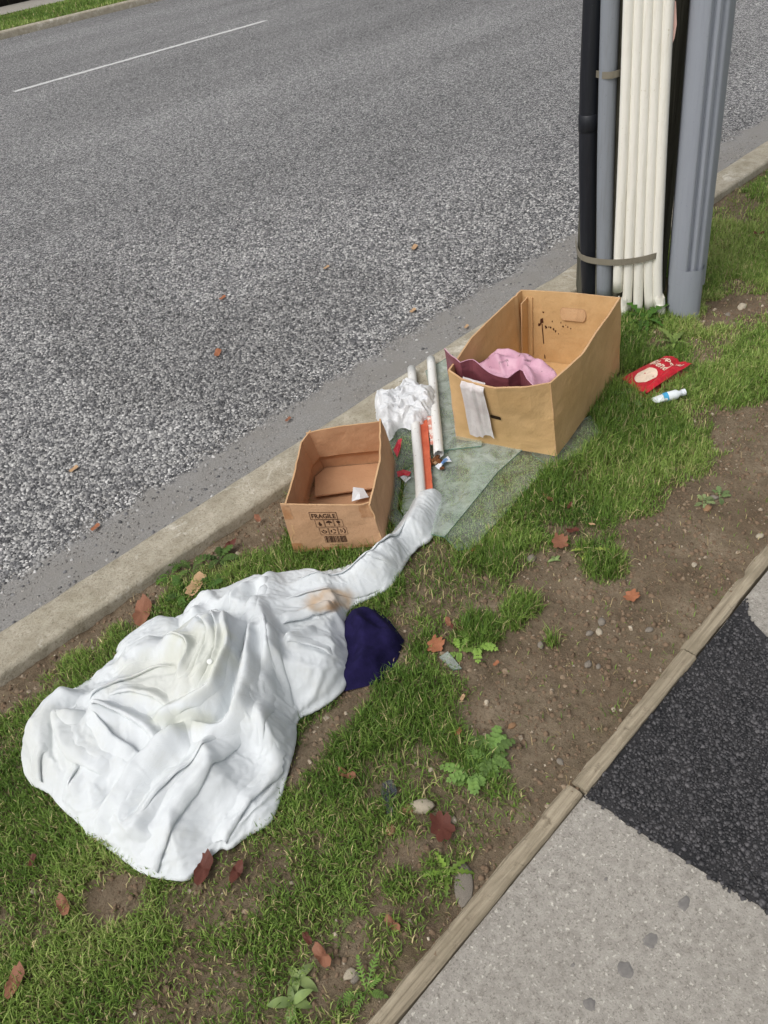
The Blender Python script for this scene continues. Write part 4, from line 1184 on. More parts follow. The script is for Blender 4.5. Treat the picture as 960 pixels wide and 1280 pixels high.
wall('side_panel', [D, A], [Dt, P(644, 368, .300), P(589, 421, .292), At], 40, 18, 0.006, mats, bigbox, inside, lambda u, v: -0.004 * (np.abs(u - 0.07) < 0.012), 0.003, 14)
child(slab('base_panel', [c + (cen - c) * 0.02 for c in (A, B, C_, D)], 0.013, 0.019, M['card_big']), bigbox)
# second wall layer folded round the back corner
e0, e1 = D + (A - D) * 0.10, D + (C_ - D) * 0.06
inn = lambda q: q + (np.array([cen[0], cen[1], q[2]]) - q) * 0.035
wall('corner_flap', [inn(e0), inn(D), inn(e1)], [inn(e0 + [0, 0, .262]), inn(D + [0, 0, .265]), inn(e1 + [0, 0, .264])], 12, 8, 0.004, mats, bigbox, inside, None, 0.0, 15)
fnk = surf_fn(Gk, Nk)
du = np.linalg.norm(fnk(0, 0) - C_) < np.linalg.norm(fnk(1, 0) - C_)
FK = lambda u, v, off=0.0: fnk(1 - u, v, -0.006 - off) if du else fnk(u, v, -0.006 - off)     # u from the back-left corner, on the inner face
def rr(u0, v0, u1, v1, n=8):
    r = (v1 - v0) / 2; k_ = 0.42
    p = []
    for cx, a0 in ((u1 - r * k_, -math.pi / 2), (u0 + r * k_, math.pi / 2)):
        for i in range(n): a = a0 + math.pi * i / (n - 1); p.append((cx + r * k_ * math.cos(a), (v0 + v1) / 2 + r * math.sin(a)))
    return p
hp = rr(0.40, 0.645, 0.66, 0.80)
pts = [FK(a, b, 0.0012 + 0.006 * (0.80 - b) / 0.155) for a, b in hp]
sub(mesh_obj('hand_hole_flap', pts, [tuple(range(len(pts)))], M['card_edge']), BBACK)
seg_ = [FK(a, b, 0.001) for a, b in rr(0.395, 0.640, 0.665, 0.805)]
sub(mesh_obj('hand_hole_cut', seg_, [tuple(range(len(seg_)))], M['card_small_in']), BBACK)
# splashes of something brown on the inner back wall
random.seed(5)
sp_v, sp_f = [], []
def blob(u, v, r, n=9, sx=0.55):
    o = len(sp_v)
    for i in range(n):
        a = 2 * math.pi * i / n; q = r * (0.6 + 0.7 * random.random()); sp_v.append((u + q * sx * math.cos(a), v + q * math.sin(a)))
    sp_f.append(tuple(range(o, o + n)))
for u, v, r in [(0.20, 0.60, .03), (0.17, .545, .028), (0.19, 0.57, .02), (0.24, 0.52, .022), (0.29, .515, .016), (0.32, .50, .02), (0.34, .475, .018), (0.27, .525, .012), (0.42, .55, .014), (0.47, .55, .012), (0.40, .60, .012), (0.31, .605, .012), (.10, .555, .010), (.06, .54, .008), (.22, .72, .014), (.50, .53, .01), (.37, .44, .01), (.45, .57, .008), (.21, .63, .012)]: blob(u, v, r)
o = len(sp_v); sp_v += [(0.195, .56), (0.205, .56), (0.212, .06), (0.200, .06)]; sp_f.append((o, o + 1, o + 2, o + 3))
print_on('stain_splash', lambda a, b, off: FK(a, b, 0.001), sp_v, sp_f, M['stain'], BBACK)
fnb = surf_fn(Gb, Nb)
fl2 = np.linalg.norm(fnb(0, 0) - A) > np.linalg.norm(fnb(1, 0) - A)
FB = (lambda u, v, off=0.001: fnb(1 - u, v, off)) if fl2 else fnb
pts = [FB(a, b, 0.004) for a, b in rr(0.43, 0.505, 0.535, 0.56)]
sub(mesh_obj('hand_hole_shade', pts, [tuple(range(len(pts)))], M['hole_shade']), BFRONT)  # flat dark patch as the hole's shade; the panel is not cut through

# ------------------------------------------------------------------ pink vinyl in the large box, rag over its edge
def vinyl(name, a, b, spots):
    k = NM(name, 0.45, 0.45)
    c = k.mix(k.ramp(k.noise(12, 4), [(0.35, 0), (0.7, 1)]), a, b)
    c = k.mix(k.ramp(k.noise(26, 5, 0.75, dist=0.5), [(0.57, 0), (0.64, spots)]), c, S(70, 50, 52))
    k.color(c).bump(k.noise(35, 4), 0.003); return k.m
M['pink'] = vinyl('pink_vinyl', S(196, 148, 168), S(214, 170, 186), 0.75)
M['maroon'] = vinyl('maroon_vinyl', S(112, 58, 66), S(142, 84, 92), 0.3)
pink = thing('vinyl_piece', 'torn pink and maroon vinyl piece stuffed in the large tan box', 'vinyl', (1.78, 1.36, 0.02))
ppoly = Pv([(586, 455), (600, 446), (621, 434), (645, 437), (671, 444), (686, 450), (692, 456), (699, 468), (690, 472), (690, 480), (664, 488), (640, 482), (610, 472)], .235)
r3 = Relief(ppoly, 0.004)
cx_, cy_ = ppoly[:, 0].mean(), ppoly[:, 1].mean()
r3.h = 0.228 + 0.10 * -(r3.x - cx_) * 0.35 + (fbm(r3.x * 9, r3.y * 9, 611) - .5) * 0.06 + (fbm(r3.x * 30, r3.y * 30, 615) - .5) * 0.022
r3.ridge(Pv([(598, 452), (625, 462), (650, 468)], .235), -0.02, 0.02)
r3.ridge(Pv([(648, 440), (655, 460), (668, 482)], .235), 0.012, 0.012)
r3.ridge(Pv([(602, 448), (640, 448), (690, 462)], .235), 0.012, 0.006, 0.02)
r3.ridge(Pv([(615, 440), (630, 462), (640, 480)], .235), 0.012, 0.006, 0.02)
vv_, F_, _ = relief_mesh(r3, ppoly[:, :2], 0.0, edge_h=0.21, sm=1)
# skirt of the vinyl reaching down into the box
n_ = len(ppoly); sk = [tuple(p_) for p_ in np.c_[ppoly[:, :2], np.full(n_, .215)]] + [tuple(p_) for p_ in np.c_[ppoly[:, :2] * .9 + np.array([cx_, cy_]) * .1, np.full(n_, .02)]]
child(mesh_obj('top_panel', vv_, F_, M['pink'], smooth=True), pink)
child(mesh_obj('under_fold', sk, [(i, (i + 1) % n_, n_ + (i + 1) % n_, n_ + i) for i in range(n_)], M['maroon']), pink)
tp = [(555, 436, .325), (562, 442, .32), (569, 448, .316), (574, 455, .31), (588, 452, .312), (600, 460, .306), (618, 468, .302), (634, 474, .30), (642, 470, .302), (650, 464, .306), (658, 474, .298), (668, 482, .288)]
topl = Pv(tp); botl = topl.copy(); botl[:, 2] = 0.2
cdir = np.array([cen[0] - At[0], cen[1] - At[1], 0]); cdir /= np.linalg.norm(cdir)
nrm = Nb.mean((0, 1)); botl = botl - nrm * 0.02 * np.array([1, 1, 0])
for i in range(len(topl)):
    topl[i] += nrm * np.array([1, 1, 0]) * (-0.004)
wall('torn_strip', botl, topl, 60, 8, 0.003, (M['maroon'], M['maroon'], M['pink']), pink, inside, lambda u, v: 0.006 * np.sin(u * 14) * v, 0.003, 17)

k = NM('terry_rag', 0.95, 0.1)
k.color(k.mix(k.ramp(k.noise(25, 4), [(0.4, 0), (0.75, 1)]), S(226, 220, 219), S(208, 198, 197)))
k.bump(k.voro(420), 0.0015).bump(k.noise(30, 3), 0.003)
M['rag'] = k.m
nu, nv_ = 26, 44
pts = []
for i in range(nu):
    a = i / (nu - 1)
    for j in range(nv_):
        s_ = j / (nv_ - 1)
        fold = 0.006 + 0.008 * max(0, 1 - abs(a - 0.52) / 0.1) + 0.003 * math.sin(a * 9 + s_ * 2.0) ** 2
        u = 0.20 + 0.225 * a + 0.015 * math.sin(s_ * 5) * (s_) + (0.02 * s_ * (1 if a > .5 else -0.2))
        if s_ < 0.25:                          # inside part
            t = (0.25 - s_) / 0.25
            p = FB(u, 1.0, 0.0) - nrm * (0.012 + 0.01 * t) - np.array([0, 0, 0.10 * t]) + np.array([0, 0, 0.003 + .006 * a * (1 - a)])
        else:
            t = (s_ - 0.25) / 0.75
            vv = 1.0 - 0.83 * t * (1.0 + 0.03 * math.sin(a * 7)) * (0.97 if a > .55 else 1.0)
            r_ = min(1, t / 0.06)
            p = FB(u, vv, -0.012 * (1 - r_) + (0.004 + fold) * r_) + np.array([0, 0, 0.006 * (1 - r_)])
        pts.append(p)
tag(mesh_obj('rag', np.array(pts), grid_faces(nu, nv_), M['rag'], smooth=True), 'pale terry cloth rag hung over the rim of the large tan box', 'rag')
# ------------------------------------------------------------------ broken glass lying on the turf
k = NM('dirty_glass', 0.05, 0.5)
tr = k.add('ShaderNodeBsdfTransparent'); tr.inputs[0].default_value = (0.95, 0.985, 0.965, 1)
gs = k.add('ShaderNodeBsdfGlossy'); gs.inputs['Roughness'].default_value = 0.04
gs.inputs['Color'].default_value = (0.9, 0.95, 0.93, 1)
lw_ = k.add('ShaderNodeLayerWeight'); lw_.inputs[0].default_value = 0.5
fr_o = k.math('MULTIPLY_ADD', k.math('POWER', lw_.outputs['Facing'], 5.0), 0.95, 0.05)
m1 = k.add('ShaderNodeMixShader'); k.l.new(fr_o, m1.inputs[0]); k.l.new(tr.outputs[0], m1.inputs[1]); k.l.new(gs.outputs[0], m1.inputs[2])
df = k.add('ShaderNodeBsdfDiffuse')
k.l.new(k.mix(k.ramp(k.noise(9, 5, 0.7), [(0.4, 0), (0.7, 1)]), S(196, 210, 196), S(222, 230, 224)), df.inputs[0])
dirt = k.ramp(k.noise(16, 6, 0.75, dist=0.7), [(0.32, 0.14), (0.68, 0.55)])
m2 = k.add('ShaderNodeMixShader'); k.l.new(dirt, m2.inputs[0]); k.l.new(m1.outputs[0], m2.inputs[1]); k.l.new(df.outputs[0], m2.inputs[2])
k.l.new(m2.outputs[0], k.n['Material Output'].inputs[0])
M['glass'] = k.m
M['glass_clear'] = k.m.copy(); M['glass_clear'].name = 'wiped_glass'
for nd_ in M['glass_clear'].node_tree.nodes:
    if nd_.type == 'VALTORGB' and abs(nd_.color_ramp.elements[0].color[0] - 0.14) < 1e-3:
        nd_.color_ramp.elements[0].color = (0.02, 0.02, 0.02, 1); nd_.color_ramp.elements[1].color = (0.2, 0.2, 0.2, 1)
k = NM('clean_glass', 0.05, 0.5)
tr = k.add('ShaderNodeBsdfTransparent'); tr.inputs[0].default_value = (0.94, 0.985, 0.96, 1)
gs = k.add('ShaderNodeBsdfGlossy'); gs.inputs['Roughness'].default_value = 0.03
lw_ = k.add('ShaderNodeLayerWeight'); lw_.inputs[0].default_value = 0.5
fr_o = k.math('MULTIPLY_ADD', k.math('POWER', lw_.outputs['Facing'], 5.0), 0.95, 0.05)
m1 = k.add('ShaderNodeMixShader'); k.l.new(fr_o, m1.inputs[0]); k.l.new(tr.outputs[0], m1.inputs[1]); k.l.new(gs.outputs[0], m1.inputs[2])
k.l.new(m1.outputs[0], k.n['Material Output'].inputs[0]); M['glass_clean'] = k.m
k = NM('glass_edge', 0.15, 0.5); k.color(S(104, 136, 120)); M['glass_edge'] = k.m
def pane(poly, z0, z1, mt='glass'):
    o = slab('glass_shard', poly, z0, z1, M[mt]); o.data.materials.append(M['glass_clean']); o.data.materials.append(M['glass_edge'])
    for p_ in o.data.polygons: p_.material_index = 0 if p_.normal.z > .5 else (1 if p_.normal.z < -.5 else 2)
    return o
glabels = ['long clear glass shard between the small printed box and the white pipes', 'bluish glass strip reaching over the kerb beside the large tan box',
           'wide dirty glass shard under the orange strip and the pipe end', 'mossy glass shard on the grass in front of the large tan box', 'glass piece poking out from under the side of the large tan box']
for i, (g_, lb) in enumerate(zip(GLASS_W, glabels)):
    z0 = 0.0105 + 0.0045 * [2, 3, 1, 0, 0][i]
    if i == 1: z0 = 0.024
    tag(pane([(q[0], q[1]) for q in g_], z0, z0 + 0.0038, 'glass_clear' if i in (0, 3, 4) else 'glass'), lb, 'glass', 'broken window glass on the verge')
w0 = P(566, 830, 0)
tri = Pv([(549, 822), (560, 816), (577, 836), (566, 838)], .004)
sh = pane(tri, 0.003, 0.0065)
for vv in sh.data.vertices: vv.co.z += max(0, (vv.co.x - w0[0])) * 0.2
tag(sh, 'small pointed glass splinter on bare soil beside an orange leaf', 'glass', 'broken window glass on the verge')

# ------------------------------------------------------------------ pipes and strips
k = NM('white_plastic', 0.4, 0.45)
c = k.mix(k.ramp(k.noise(60, 4, 0.7), [(0.62, 0), (0.72, 0.7)]), S(226, 226, 222), S(150, 136, 116))
k.color(k.mix(k.ramp(k.noise(8, 4), [(0.5, 0), (0.8, 0.4)]), c, S(196, 194, 186))).bump(k.noise(40, 3), 0.001)
M['pvc'] = k.m
def sag(a, b, n=14, w=0.002):
    t = np.linspace(0, 1, n)[:, None]; p = np.asarray(a) * (1 - t) + np.asarray(b) * t
    p[:, 0] += (fbm(t[:, 0] * 4, t[:, 0] * 0, 7) - .5) * 2 * w; return p
v_, f_ = tube(sag(P(514.5, 461, .040), P(527, 634, .036)), 0.0165, 16, 0.0025)
tag(mesh_obj('pipe', v_, f_, M['pvc'], smooth=True), 'white plastic pipe running under the sheet tail beside the orange strip', 'pipe')
rp = thing('pipe', 'white plastic pipe with a broken rusty end lying beside the large tan box', 'pipe', tuple(P(549, 571, .02)))
pa, pb = P(538.6, 449, .045), P(548.5, 568, .045)
v_, f_ = tube(sag(pa, pb), 0.0165, 16, 0.0025)
for q in range(len(v_)):                       # ragged near end
    if np.linalg.norm(v_[q] - pb) < 0.03: v_[q] = v_[q] + (pb - pa) / np.linalg.norm(pb - pa) * rng.uniform(-0.012, 0.006)
child(mesh_obj('barrel', v_, f_, M['pvc'], smooth=True), rp)
k = NM('rust', 0.95, 0.1); k.color(k.mix(k.ramp(k.noise(80, 5, 0.7), [(0.35, 0), (0.65, 1)]), S(74, 48, 34), S(140, 92, 58))).bump(k.noise(140, 4), 0.004); M['rust'] = k.m
def lump(c, r, n=2, seed=0, sq=(1, 1, 1), amp=0.5):
    bm = bmesh.new(); bmesh.ops.create_icosphere(bm, subdivisions=n, radius=1.0)
    rs = random.Random(seed); ph = [rs.random() * 6.28 for _ in range(9)]
    for q in bm.verts:
        d = q.co.normalized()
        s_ = 1 + amp * (0.33 * math.sin(2.3 * d.x + ph[0]) * math.cos(2.9 * d.y + ph[1]) + 0.28 * math.sin(4.1 * d.z + ph[2] + 2 * d.x) + 0.2 * math.sin(5.3 * d.y + ph[3] + 3 * d.z))
        q.co = Vector((d.x * s_ * sq[0] * r, d.y * s_ * sq[1] * r, d.z * s_ * sq[2] * r)) + Vector(tuple(c))
    v = np.array([q.co[:] for q in bm.verts]); f = [tuple(i.index for i in fc.verts) for fc in bm.faces]; bm.free()
    return v, f
for i, (px_, py_, r_) in enumerate([(546, 573, .014), (541, 577, .010), (550, 578, .009), (553, 585, .007)]):
    v_, f_ = lump(P(px_, py_, .03), r_, 2, i, (1.2, .9, .7), 0.9); child(mesh_obj('rust_flake', v_, f_, M['rust']), rp)

def bar(name, a, b, wid, th, mat, n=20, jag=0.0, seed=0, arch=0.0):
    a, b = np.asarray(a, float), np.asarray(b, float); d = (b - a) / np.linalg.norm(b - a); s_ = np.cross([0, 0, 1], d); s_ /= np.linalg.norm(s_); u_ = np.cross(d, s_)
    rs = np.random.default_rng(seed); v = []; m_ = 8
    for i in range(n):
        t = i / (n - 1); c = a + (b - a) * t
        wl, wr = wid / 2 * (1 - jag * rs.random()), wid / 2 * (1 - jag * rs.random())
        for q in [(-wl, 0), (-wl, th), (-wl * .5, th + arch * .8), (0, th + arch), (wr * .5, th + arch * .8), (wr, th), (wr, 0), (0, 0)]:
            v.append(c + s_ * q[0] + u_ * q[1])
    f = []
    for i in range(n - 1):
        for j in range(m_): f.append((i * m_ + j, (i + 1) * m_ + j, (i + 1) * m_ + (j + 1) % m_, i * m_ + (j + 1) % m_))
    f.append(tuple(range(m_))); f.append(tuple(range((n - 1) * m_, n * m_))[::-1])
    ob = mesh_obj(name, v, f, mat)
    bm = bmesh.new(); bm.from_mesh(ob.data); bmesh.ops.recalc_face_normals(bm, faces=bm.faces); bm.to_mesh(ob.data); bm.free()
    return ob
k = NM('orange_paint', 0.6, 0.35)
c = k.mix(k.ramp(k.noise(20, 4), [(0.35, 0), (0.7, 1)]), S(186, 84, 56), S(206, 108, 76))
k.color(k.mix(k.ramp(k.noise(50, 5, 0.75), [(0.62, 0), (0.68, 0.85)]), c, S(110, 52, 40))).bump(k.noise(60, 4), 0.002)
M['orange'] = k.m
tag(bar('timber_strip', P(529, 528, .028), P(535, 618, .026), 0.034, 0.012, M['orange'], 24, 0.12, 1, -0.004), 'orange painted timber strip between two white pipes', 'strip')
k = NM('peeling_pink', 0.7, 0.3); k.color(k.mix(k.ramp(k.noise(45, 5, 0.7), [(0.45, 0), (0.55, 1)]), S(224, 214, 206), S(206, 138, 120))).bump(k.noise(60, 4), 0.002); M['peel'] = k.m
tag(bar('broken_slat', P(536.5, 522, .045), P(541, 556, .045), 0.018, 0.006, M['peel'], 14, 0.5, 2), 'short broken pinkish white slat beside the orange strip', 'slat')

# ------------------------------------------------------------------ crumpled white plastic film over the pipes
k = two_sided('plastic_film', 0.3, 0.35, 0.5, lambda k: k.mix(k.ramp(k.noise(30, 4), [(0.4, 0), (0.7, 1)]), S(240, 242, 245), S(250, 251, 252)))
k.bump(k.noise(45, 5, 0.6, dist=0.8), 0.006)
M['film'] = k.m
FILM = [(468, 497), (480, 489), (492, 486), (505, 482), (522, 480), (534, 486), (545, 492), (546, 505), (541, 515), (530, 522), (526, 528), (514, 532), (504, 527), (494, 531), (489, 543), (484, 546), (479, 534), (470, 520)]
fp = smooth_poly(Pv(FILM, .05), 1)
r4 = Relief(fp, 0.0026)
r4.layer(fp, 0.05, 0.05)
dm = np.abs(fbm(r4.wx * 22, r4.wy * 22, 701, 3) - .5); r4.h += 0.026 * np.clip(0.16 - dm, 0, 1) / 0.16
dm = np.abs(fbm(r4.wx * 48, r4.wy * 48, 711, 3) - .5); r4.h += 0.011 * np.clip(0.16 - dm, 0, 1) / 0.16
r4.h += (fbm(r4.x * 14, r4.y * 14, 721) - .5) * 0.05
v_, F_, _ = relief_mesh(r4, fp[:, :2], 0.022, 0.006, sm=1)
v_[:, 0] += (fbm(v_[:, 0] * 60, v_[:, 1] * 60, 731) - .5) * 0.012; v_[:, 1] += (fbm(v_[:, 0] * 60, v_[:, 1] * 60, 735) - .5) * 0.012
tag(mesh_obj('plastic_film', v_, F_, M['film'], smooth=True), 'crumpled white plastic film draped over the two white pipes', 'film')

# ------------------------------------------------------------------ scraps on the glass
def scrap(name, pts, z, mat, label, cat, curl=0.006, group=None):
    w = Pv(pts, z); c = w.mean(0); n = len(w)
    v = list(w + np.c_[np.zeros((n, 2)), curl * rng.random(n)]) + list((w + c) / 2 + np.array([0, 0, curl * .4])) + [c + np.array([0, 0, curl * .9])]
    f = [(i, (i + 1) % n, n + (i + 1) % n, n + i) for i in range(n)] + [(n + i, n + (i + 1) % n, 2 * n) for i in range(n)]
    return tag(mesh_obj(name, np.array(v), f, mat), label, cat, group)
k = NM('red_shred', 0.5, 0.4); k.color(S(196, 62, 74)); M['shred'] = k.m
scrap('plastic_shred', [(492, 566), (498, 553), (503, 551), (501, 562), (497, 574)], .022, M['shred'], 'red plastic shred on glass closest to the kerb side', 'shred', 0.012)
scrap('plastic_shred', [(496, 592), (504, 588), (514, 590), (512, 598), (504, 595), (498, 599)], .022, M['shred'], 'red plastic shred on glass beside the lower pipe and paper scrap', 'shred', 0.010)
scrap('paper_scrap', [(500, 597), (508, 594), (514, 598), (507, 604)], .022, M['paper'], 'grey white paper scrap under the red shred on the glass', 'paper', 0.004)
k = NM('blue_wrapper', 0.4, 0.4); k.color(k.mix(k.ramp(k.voro(60, out='Color'), [(0.4, 0), (0.5, 1)], 'CONSTANT'), S(222, 226, 232), S(110, 150, 200))); M['wrapper'] = k.m
scrap('wrapper', [(544, 585), (552, 577), (560, 571), (565, 578), (556, 582), (549, 588)], .026, M['wrapper'], 'small crumpled white and blue wrapper by the rusty pipe end', 'wrapper', 0.016)
scrap('timber_splinter', [(539, 578), (545, 571), (549, 577), (544, 584)], .026, M['leaf_tan'], 'small tan splinter by the rusty pipe end', 'splinter', 0.01)
k = NM('clear_wrap', 0.2, 0.5); k.color(S(60, 68, 80)); k.b.inputs['Alpha'].default_value = 0.55; k.bump(k.noise(90, 4), 0.004); M['wrap'] = k.m
scrap('plastic_wrapper', [(478, 980), (490, 976), (497, 990), (492, 1005), (495, 1022), (484, 1028), (483, 1008), (477, 995)], .006, M['wrap'], 'dark translucent plastic wrapper on the soil near a grey stone', 'wrapper', 0.012)

# ------------------------------------------------------------------ red packet and white tube
k = NM('red_foil', 0.32, 0.5); k.color(k.mix(k.ramp(k.noise(25, 4), [(0.3, 0), (0.7, 1)]), S(172, 18, 34), S(204, 34, 50))).bump(k.noise(50, 4), 0.006); M['red'] = k.m
k = NM('print_cream', 0.5, 0.3); k.color(S(228, 208, 186)); M['cream'] = k.m
k = NM('foil_silver', 0.35, 0.5); k.color(S(176, 160, 150)); M['silver'] = k.m
zb = 0.036
q00, q10, q01, q11 = P(776, 470, zb), P(809, 489, zb), P(829, 447, zb), P(863, 456, zb)
packet = thing('packet', 'crushed red foil packet with cream lettering, on the grass beside the large tan box', 'packet', tuple((q00 + q10 + q01 + q11) / 4 * np.array([1, 1, 0])))
def pk(u, v, off=0.0):
    p = q00 * (1 - u) * (1 - v) + q10 * u * (1 - v) + q01 * (1 - u) * v + q11 * u * v
    puff = 0.040 * (max(0, u * (1 - u) * 4) ** .5) * (max(0, v * (1 - v) * 4) ** .6)
    nn = float(fbm(np.array([u * 3.2]), np.array([v * 3.2]), 821)[0] - .5) * 0.035 * min(1, 6 * u * (1 - u) + .3)
    cr = 0.02 * math.exp(-((u - 0.85 + 0.3 * v) / 0.08) ** 2)
    p = p.copy(); p[2] = 0.028 + puff * 0.24 + nn * .8 + 0.012 * v - cr * .25 + off
    p[2] = max(p[2], 0.014 + off); return p
n_ = 22
top = [pk(i / (n_ - 1), j / (n_ - 1)) for i in range(n_) for j in range(n_)]
bot = [np.array([p_[0], p_[1], min(p_[2] - 0.001, 0.005)]) for p_ in top]
gf = grid_faces(n_, n_); f_ = [tuple(q) for q in gf] + [tuple(q[::-1] + n_ * n_) for q in gf]
POUCH = child(mesh_obj('pouch', np.array(top + bot), f_, M['red'], smooth=True), packet)
edge_i = [i for i in range(n_)]
for nm, i0 in (('seal', 0), ):
    v_ = []
    for i in range(n_):
        u = i / (n_ - 1)
        a = pk(u, 1.0); b = a + (q01 - q00) / np.linalg.norm(q01 - q00) * 0.012; b[2] += 0.004 * math.sin(u * 12); v_ += [a, b]
    child(mesh_obj('seal', np.array(v_), [(2 * i, 2 * i + 1, 2 * i + 3, 2 * i + 2) for i in range(n_ - 1)], M['red']), packet)
for s_, v0, hh, u0, u1 in (('Imperial', 0.78, 0.14, 0.14, 0.90), ('Blend', 0.57, 0.17, 0.14, 0.70)):
    tv, tf, tw = text_mesh(s_, True)
    sub(mesh_obj('lettering', [pk(u0 + a / tw * (u1 - u0), v0 + b * hh, 0.0022) for a, b in tv], tf, M['cream']), POUCH)
cup = [(0.28, 0.46), (0.24, 0.36), (0.24, 0.2), (0.34, 0.1), (0.5, 0.08), (0.64, 0.14), (0.70, 0.28), (0.70, 0.42), (0.6, 0.48), (0.42, 0.5)]
cp = smooth_poly(np.array(cup), 1); cc = cp.mean(0)
ring0 = [pk(a, b, 0.0022) for a, b in cp]; ring1 = [pk((a + cc[0]) / 2, (b + cc[1]) / 2, 0.0022) for a, b in cp]
n1 = len(cp)
sub(mesh_obj('cup_picture', ring0 + ring1 + [pk(cc[0], cc[1], 0.0022)], [(i, (i + 1) % n1, n1 + (i + 1) % n1, n1 + i) for i in range(n1)] + [(n1 + i, n1 + (i + 1) % n1, 2 * n1) for i in range(n1)], M['cream']), POUCH)

k = NM('tube_white', 0.35, 0.45); k.color(S(226, 232, 236)); M['tubew'] = k.m
k = NM('tube_blue', 0.4, 0.4); k.color(S(70, 160, 206)); M['tubeb'] = k.m
a, b = P(816, 501, .022), P(852, 491, .030)
tb = thing('squeeze_tube', 'small white squeeze tube with a blue mark, on the grass by the red packet', 'tube', tuple(a * np.array([1, 1, 0])))
t = np.linspace(0, 1, 12); pl = a[None] * (1 - t[:, None]) + b[None] * t[:, None]
v_, f_ = tube(pl, np.interp(t, [0, .08, .5, .85, .87, 1], [.010, .014, .0165, .0165, .010, .010]), 14)
v_ = np.array(v_); ax = (b - a) / np.linalg.norm(b - a); side = np.cross([0, 0, 1], ax); side /= np.linalg.norm(side)
for i, q in enumerate(v_):
    t_ = (q - a) @ ax / np.linalg.norm(b - a); c_ = a + (b - a) * t_
    fl_ = np.clip(1 - t_ / 0.5, 0, 1); q = q - np.array([0, 0, 1]) * (q - c_)[2] * 0.75 * fl_ + side * ((q - c_) @ side) * 0.35 * fl_
    v_[i] = q
child(mesh_obj('body', v_, f_, M['tubew'], smooth=True), tb)
v_, f_ = tube(np.array([a + (b - a) * 0.34, a + (b - a) * 0.50]), np.array([.0158, .0172]), 14, caps=False)
child(mesh_obj('blue_mark', np.array(v_)[:], [q for i, q in enumerate(f_) if i % 14 in (0, 1, 2, 3, 4, 11, 12, 13)], M['tubeb']), tb)
v_, f_ = tube(np.array([b, b + (b - a) * 0.12]), 0.0115, 12); child(mesh_obj('cap', v_, f_, M['tubew']), tb)

# ------------------------------------------------------------------ utility pole with its conduits
vaz = np.array([0.87, 0.49]); vaz /= np.linalg.norm(vaz); lat = np.array([vaz[1], -vaz[0]])
def on_plane(px, py, dep):
    d = RW @ np.array([px - 480.0, py - 640.0, FPX]); return CPOS + d * (dep / (d[0] * vaz[0] + d[1] * vaz[1]))
def LD(l, dep, z): return np.array([*(lat * l + vaz * dep), z])
PC_DEP, PR = 3.33, 0.185
pl_lat = (on_plane(722, 300, PC_DEP)[:2] @ lat) + PR
pole = thing('utility_pole', 'weathered utility pole carrying black, grey and white conduits and a grey cable guard', 'pole', tuple(LD(pl_lat, PC_DEP, -0.05)))
k = NM('pole_wood', 0.95, 0.1)
k.color(k.mix(k.ramp(k.noise(3, 6, 0.7, k.map((14, 14, 0.8))), [(0.3, 0), (0.7, 1)]), S(70, 68, 58), S(112, 110, 98))).bump(k.noise(3, 6, 0.7, k.map((14, 14, 0.8))), 0.01)
M['polewood'] = k.m
zs = np.concatenate([np.linspace(-0.3, 2.5, 40), np.linspace(2.8, 8.5, 12)])
v_, f_ = tube(np.array([LD(pl_lat, PC_DEP, z_) for z_ in zs]), np.interp(zs, [-.3, 8.5], [PR + .003, 0.12]), 32)
child(mesh_obj('pole_shaft', v_, f_, M['polewood'], smooth=True), pole)
def plastic(name, c, rough=0.45, dirt=S(120, 112, 98), amt=0.35):
    k = NM(name, rough, 0.4)
    cc = k.mix(k.ramp(k.noise(3, 5, 0.7, k.map((30, 30, 2))), [(0.5, 0), (0.75, amt)]), c, dirt)
    k.color(k.mix(k.ramp(k.noise(90, 3, .7), [(0.66, 0), (0.72, 0.6)]), cc, dirt)).bump(k.noise(12, 3), 0.001); return k.m
M['cond_black'] = plastic('black_conduit', S(28, 30, 36), 0.4, S(54, 56, 62))
M['cond_grey'] = plastic('grey_conduit', S(136, 141, 148), 0.5, S(104, 104, 104))
M['cond_white'] = plastic('cream_conduit', S(238, 235, 225), 0.5, S(196, 186, 162))
M['guard'] = plastic('grey_guard', S(146, 151, 160), 0.5, S(122, 126, 134), 0.25)
M['galv'] = plastic('strap_steel', S(128, 122, 108), 0.5, S(96, 84, 66))
def conduit(name, pixels, dep, r, mat, label=None, seg=14, zmax=3.2, deps=None, cups=()):
    pts = [on_plane(px_, py_, (deps[i] if deps else dep)) for i, (px_, py_) in enumerate(pixels)]
    d = pts[0] - pts[1]; pts = [pts[0] + d * ((zmax - pts[0][2]) / d[2])] + pts
    pts = np.array(pts)[::-1]
    pts = resample(smooth_poly(pts, 2, False), 60)
    v, f = tube(pts, r, seg)
    o = child(mesh_obj(name, v, f, mat, smooth=True), pole)
    if label: o['label'] = label
    for py_c in cups:
        i_ = int(np.argmin(np.abs(project(pts)[1] - py_c)))
        d_ = pts[min(i_ + 1, 59)] - pts[max(i_ - 1, 0)]; d_ /= np.linalg.norm(d_)
        tv_, tf_ = tube(np.array([pts[i_] - d_ * .03, pts[i_] - d_ * .028, pts[i_] + d_ * .028, pts[i_] + d_ * .03]), [r * 1.0, r * 1.06, r * 1.06, r * 1.0], seg)
        sub(mesh_obj('coupling', tv_, tf_, mat, smooth=True), o)
    return o
conduit('conduit', [(742, 0), (735, 150), (736, 300), (738, 374)], 3.20, 0.036, M['cond_black'], 'black conduit', cups=(152,))
conduit('conduit', [(763, 0), (759, 120), (756, 250), (755.5, 372)], 3.15, 0.0315, M['cond_grey'], 'grey conduit')
wt = [(786.5, 0), (798.8, 0), (811, 0), (823, 0), (835.5, 0)]
wm = [(780, 180), (792.5, 180), (804, 180), (815.5, 180), (827, 180)]
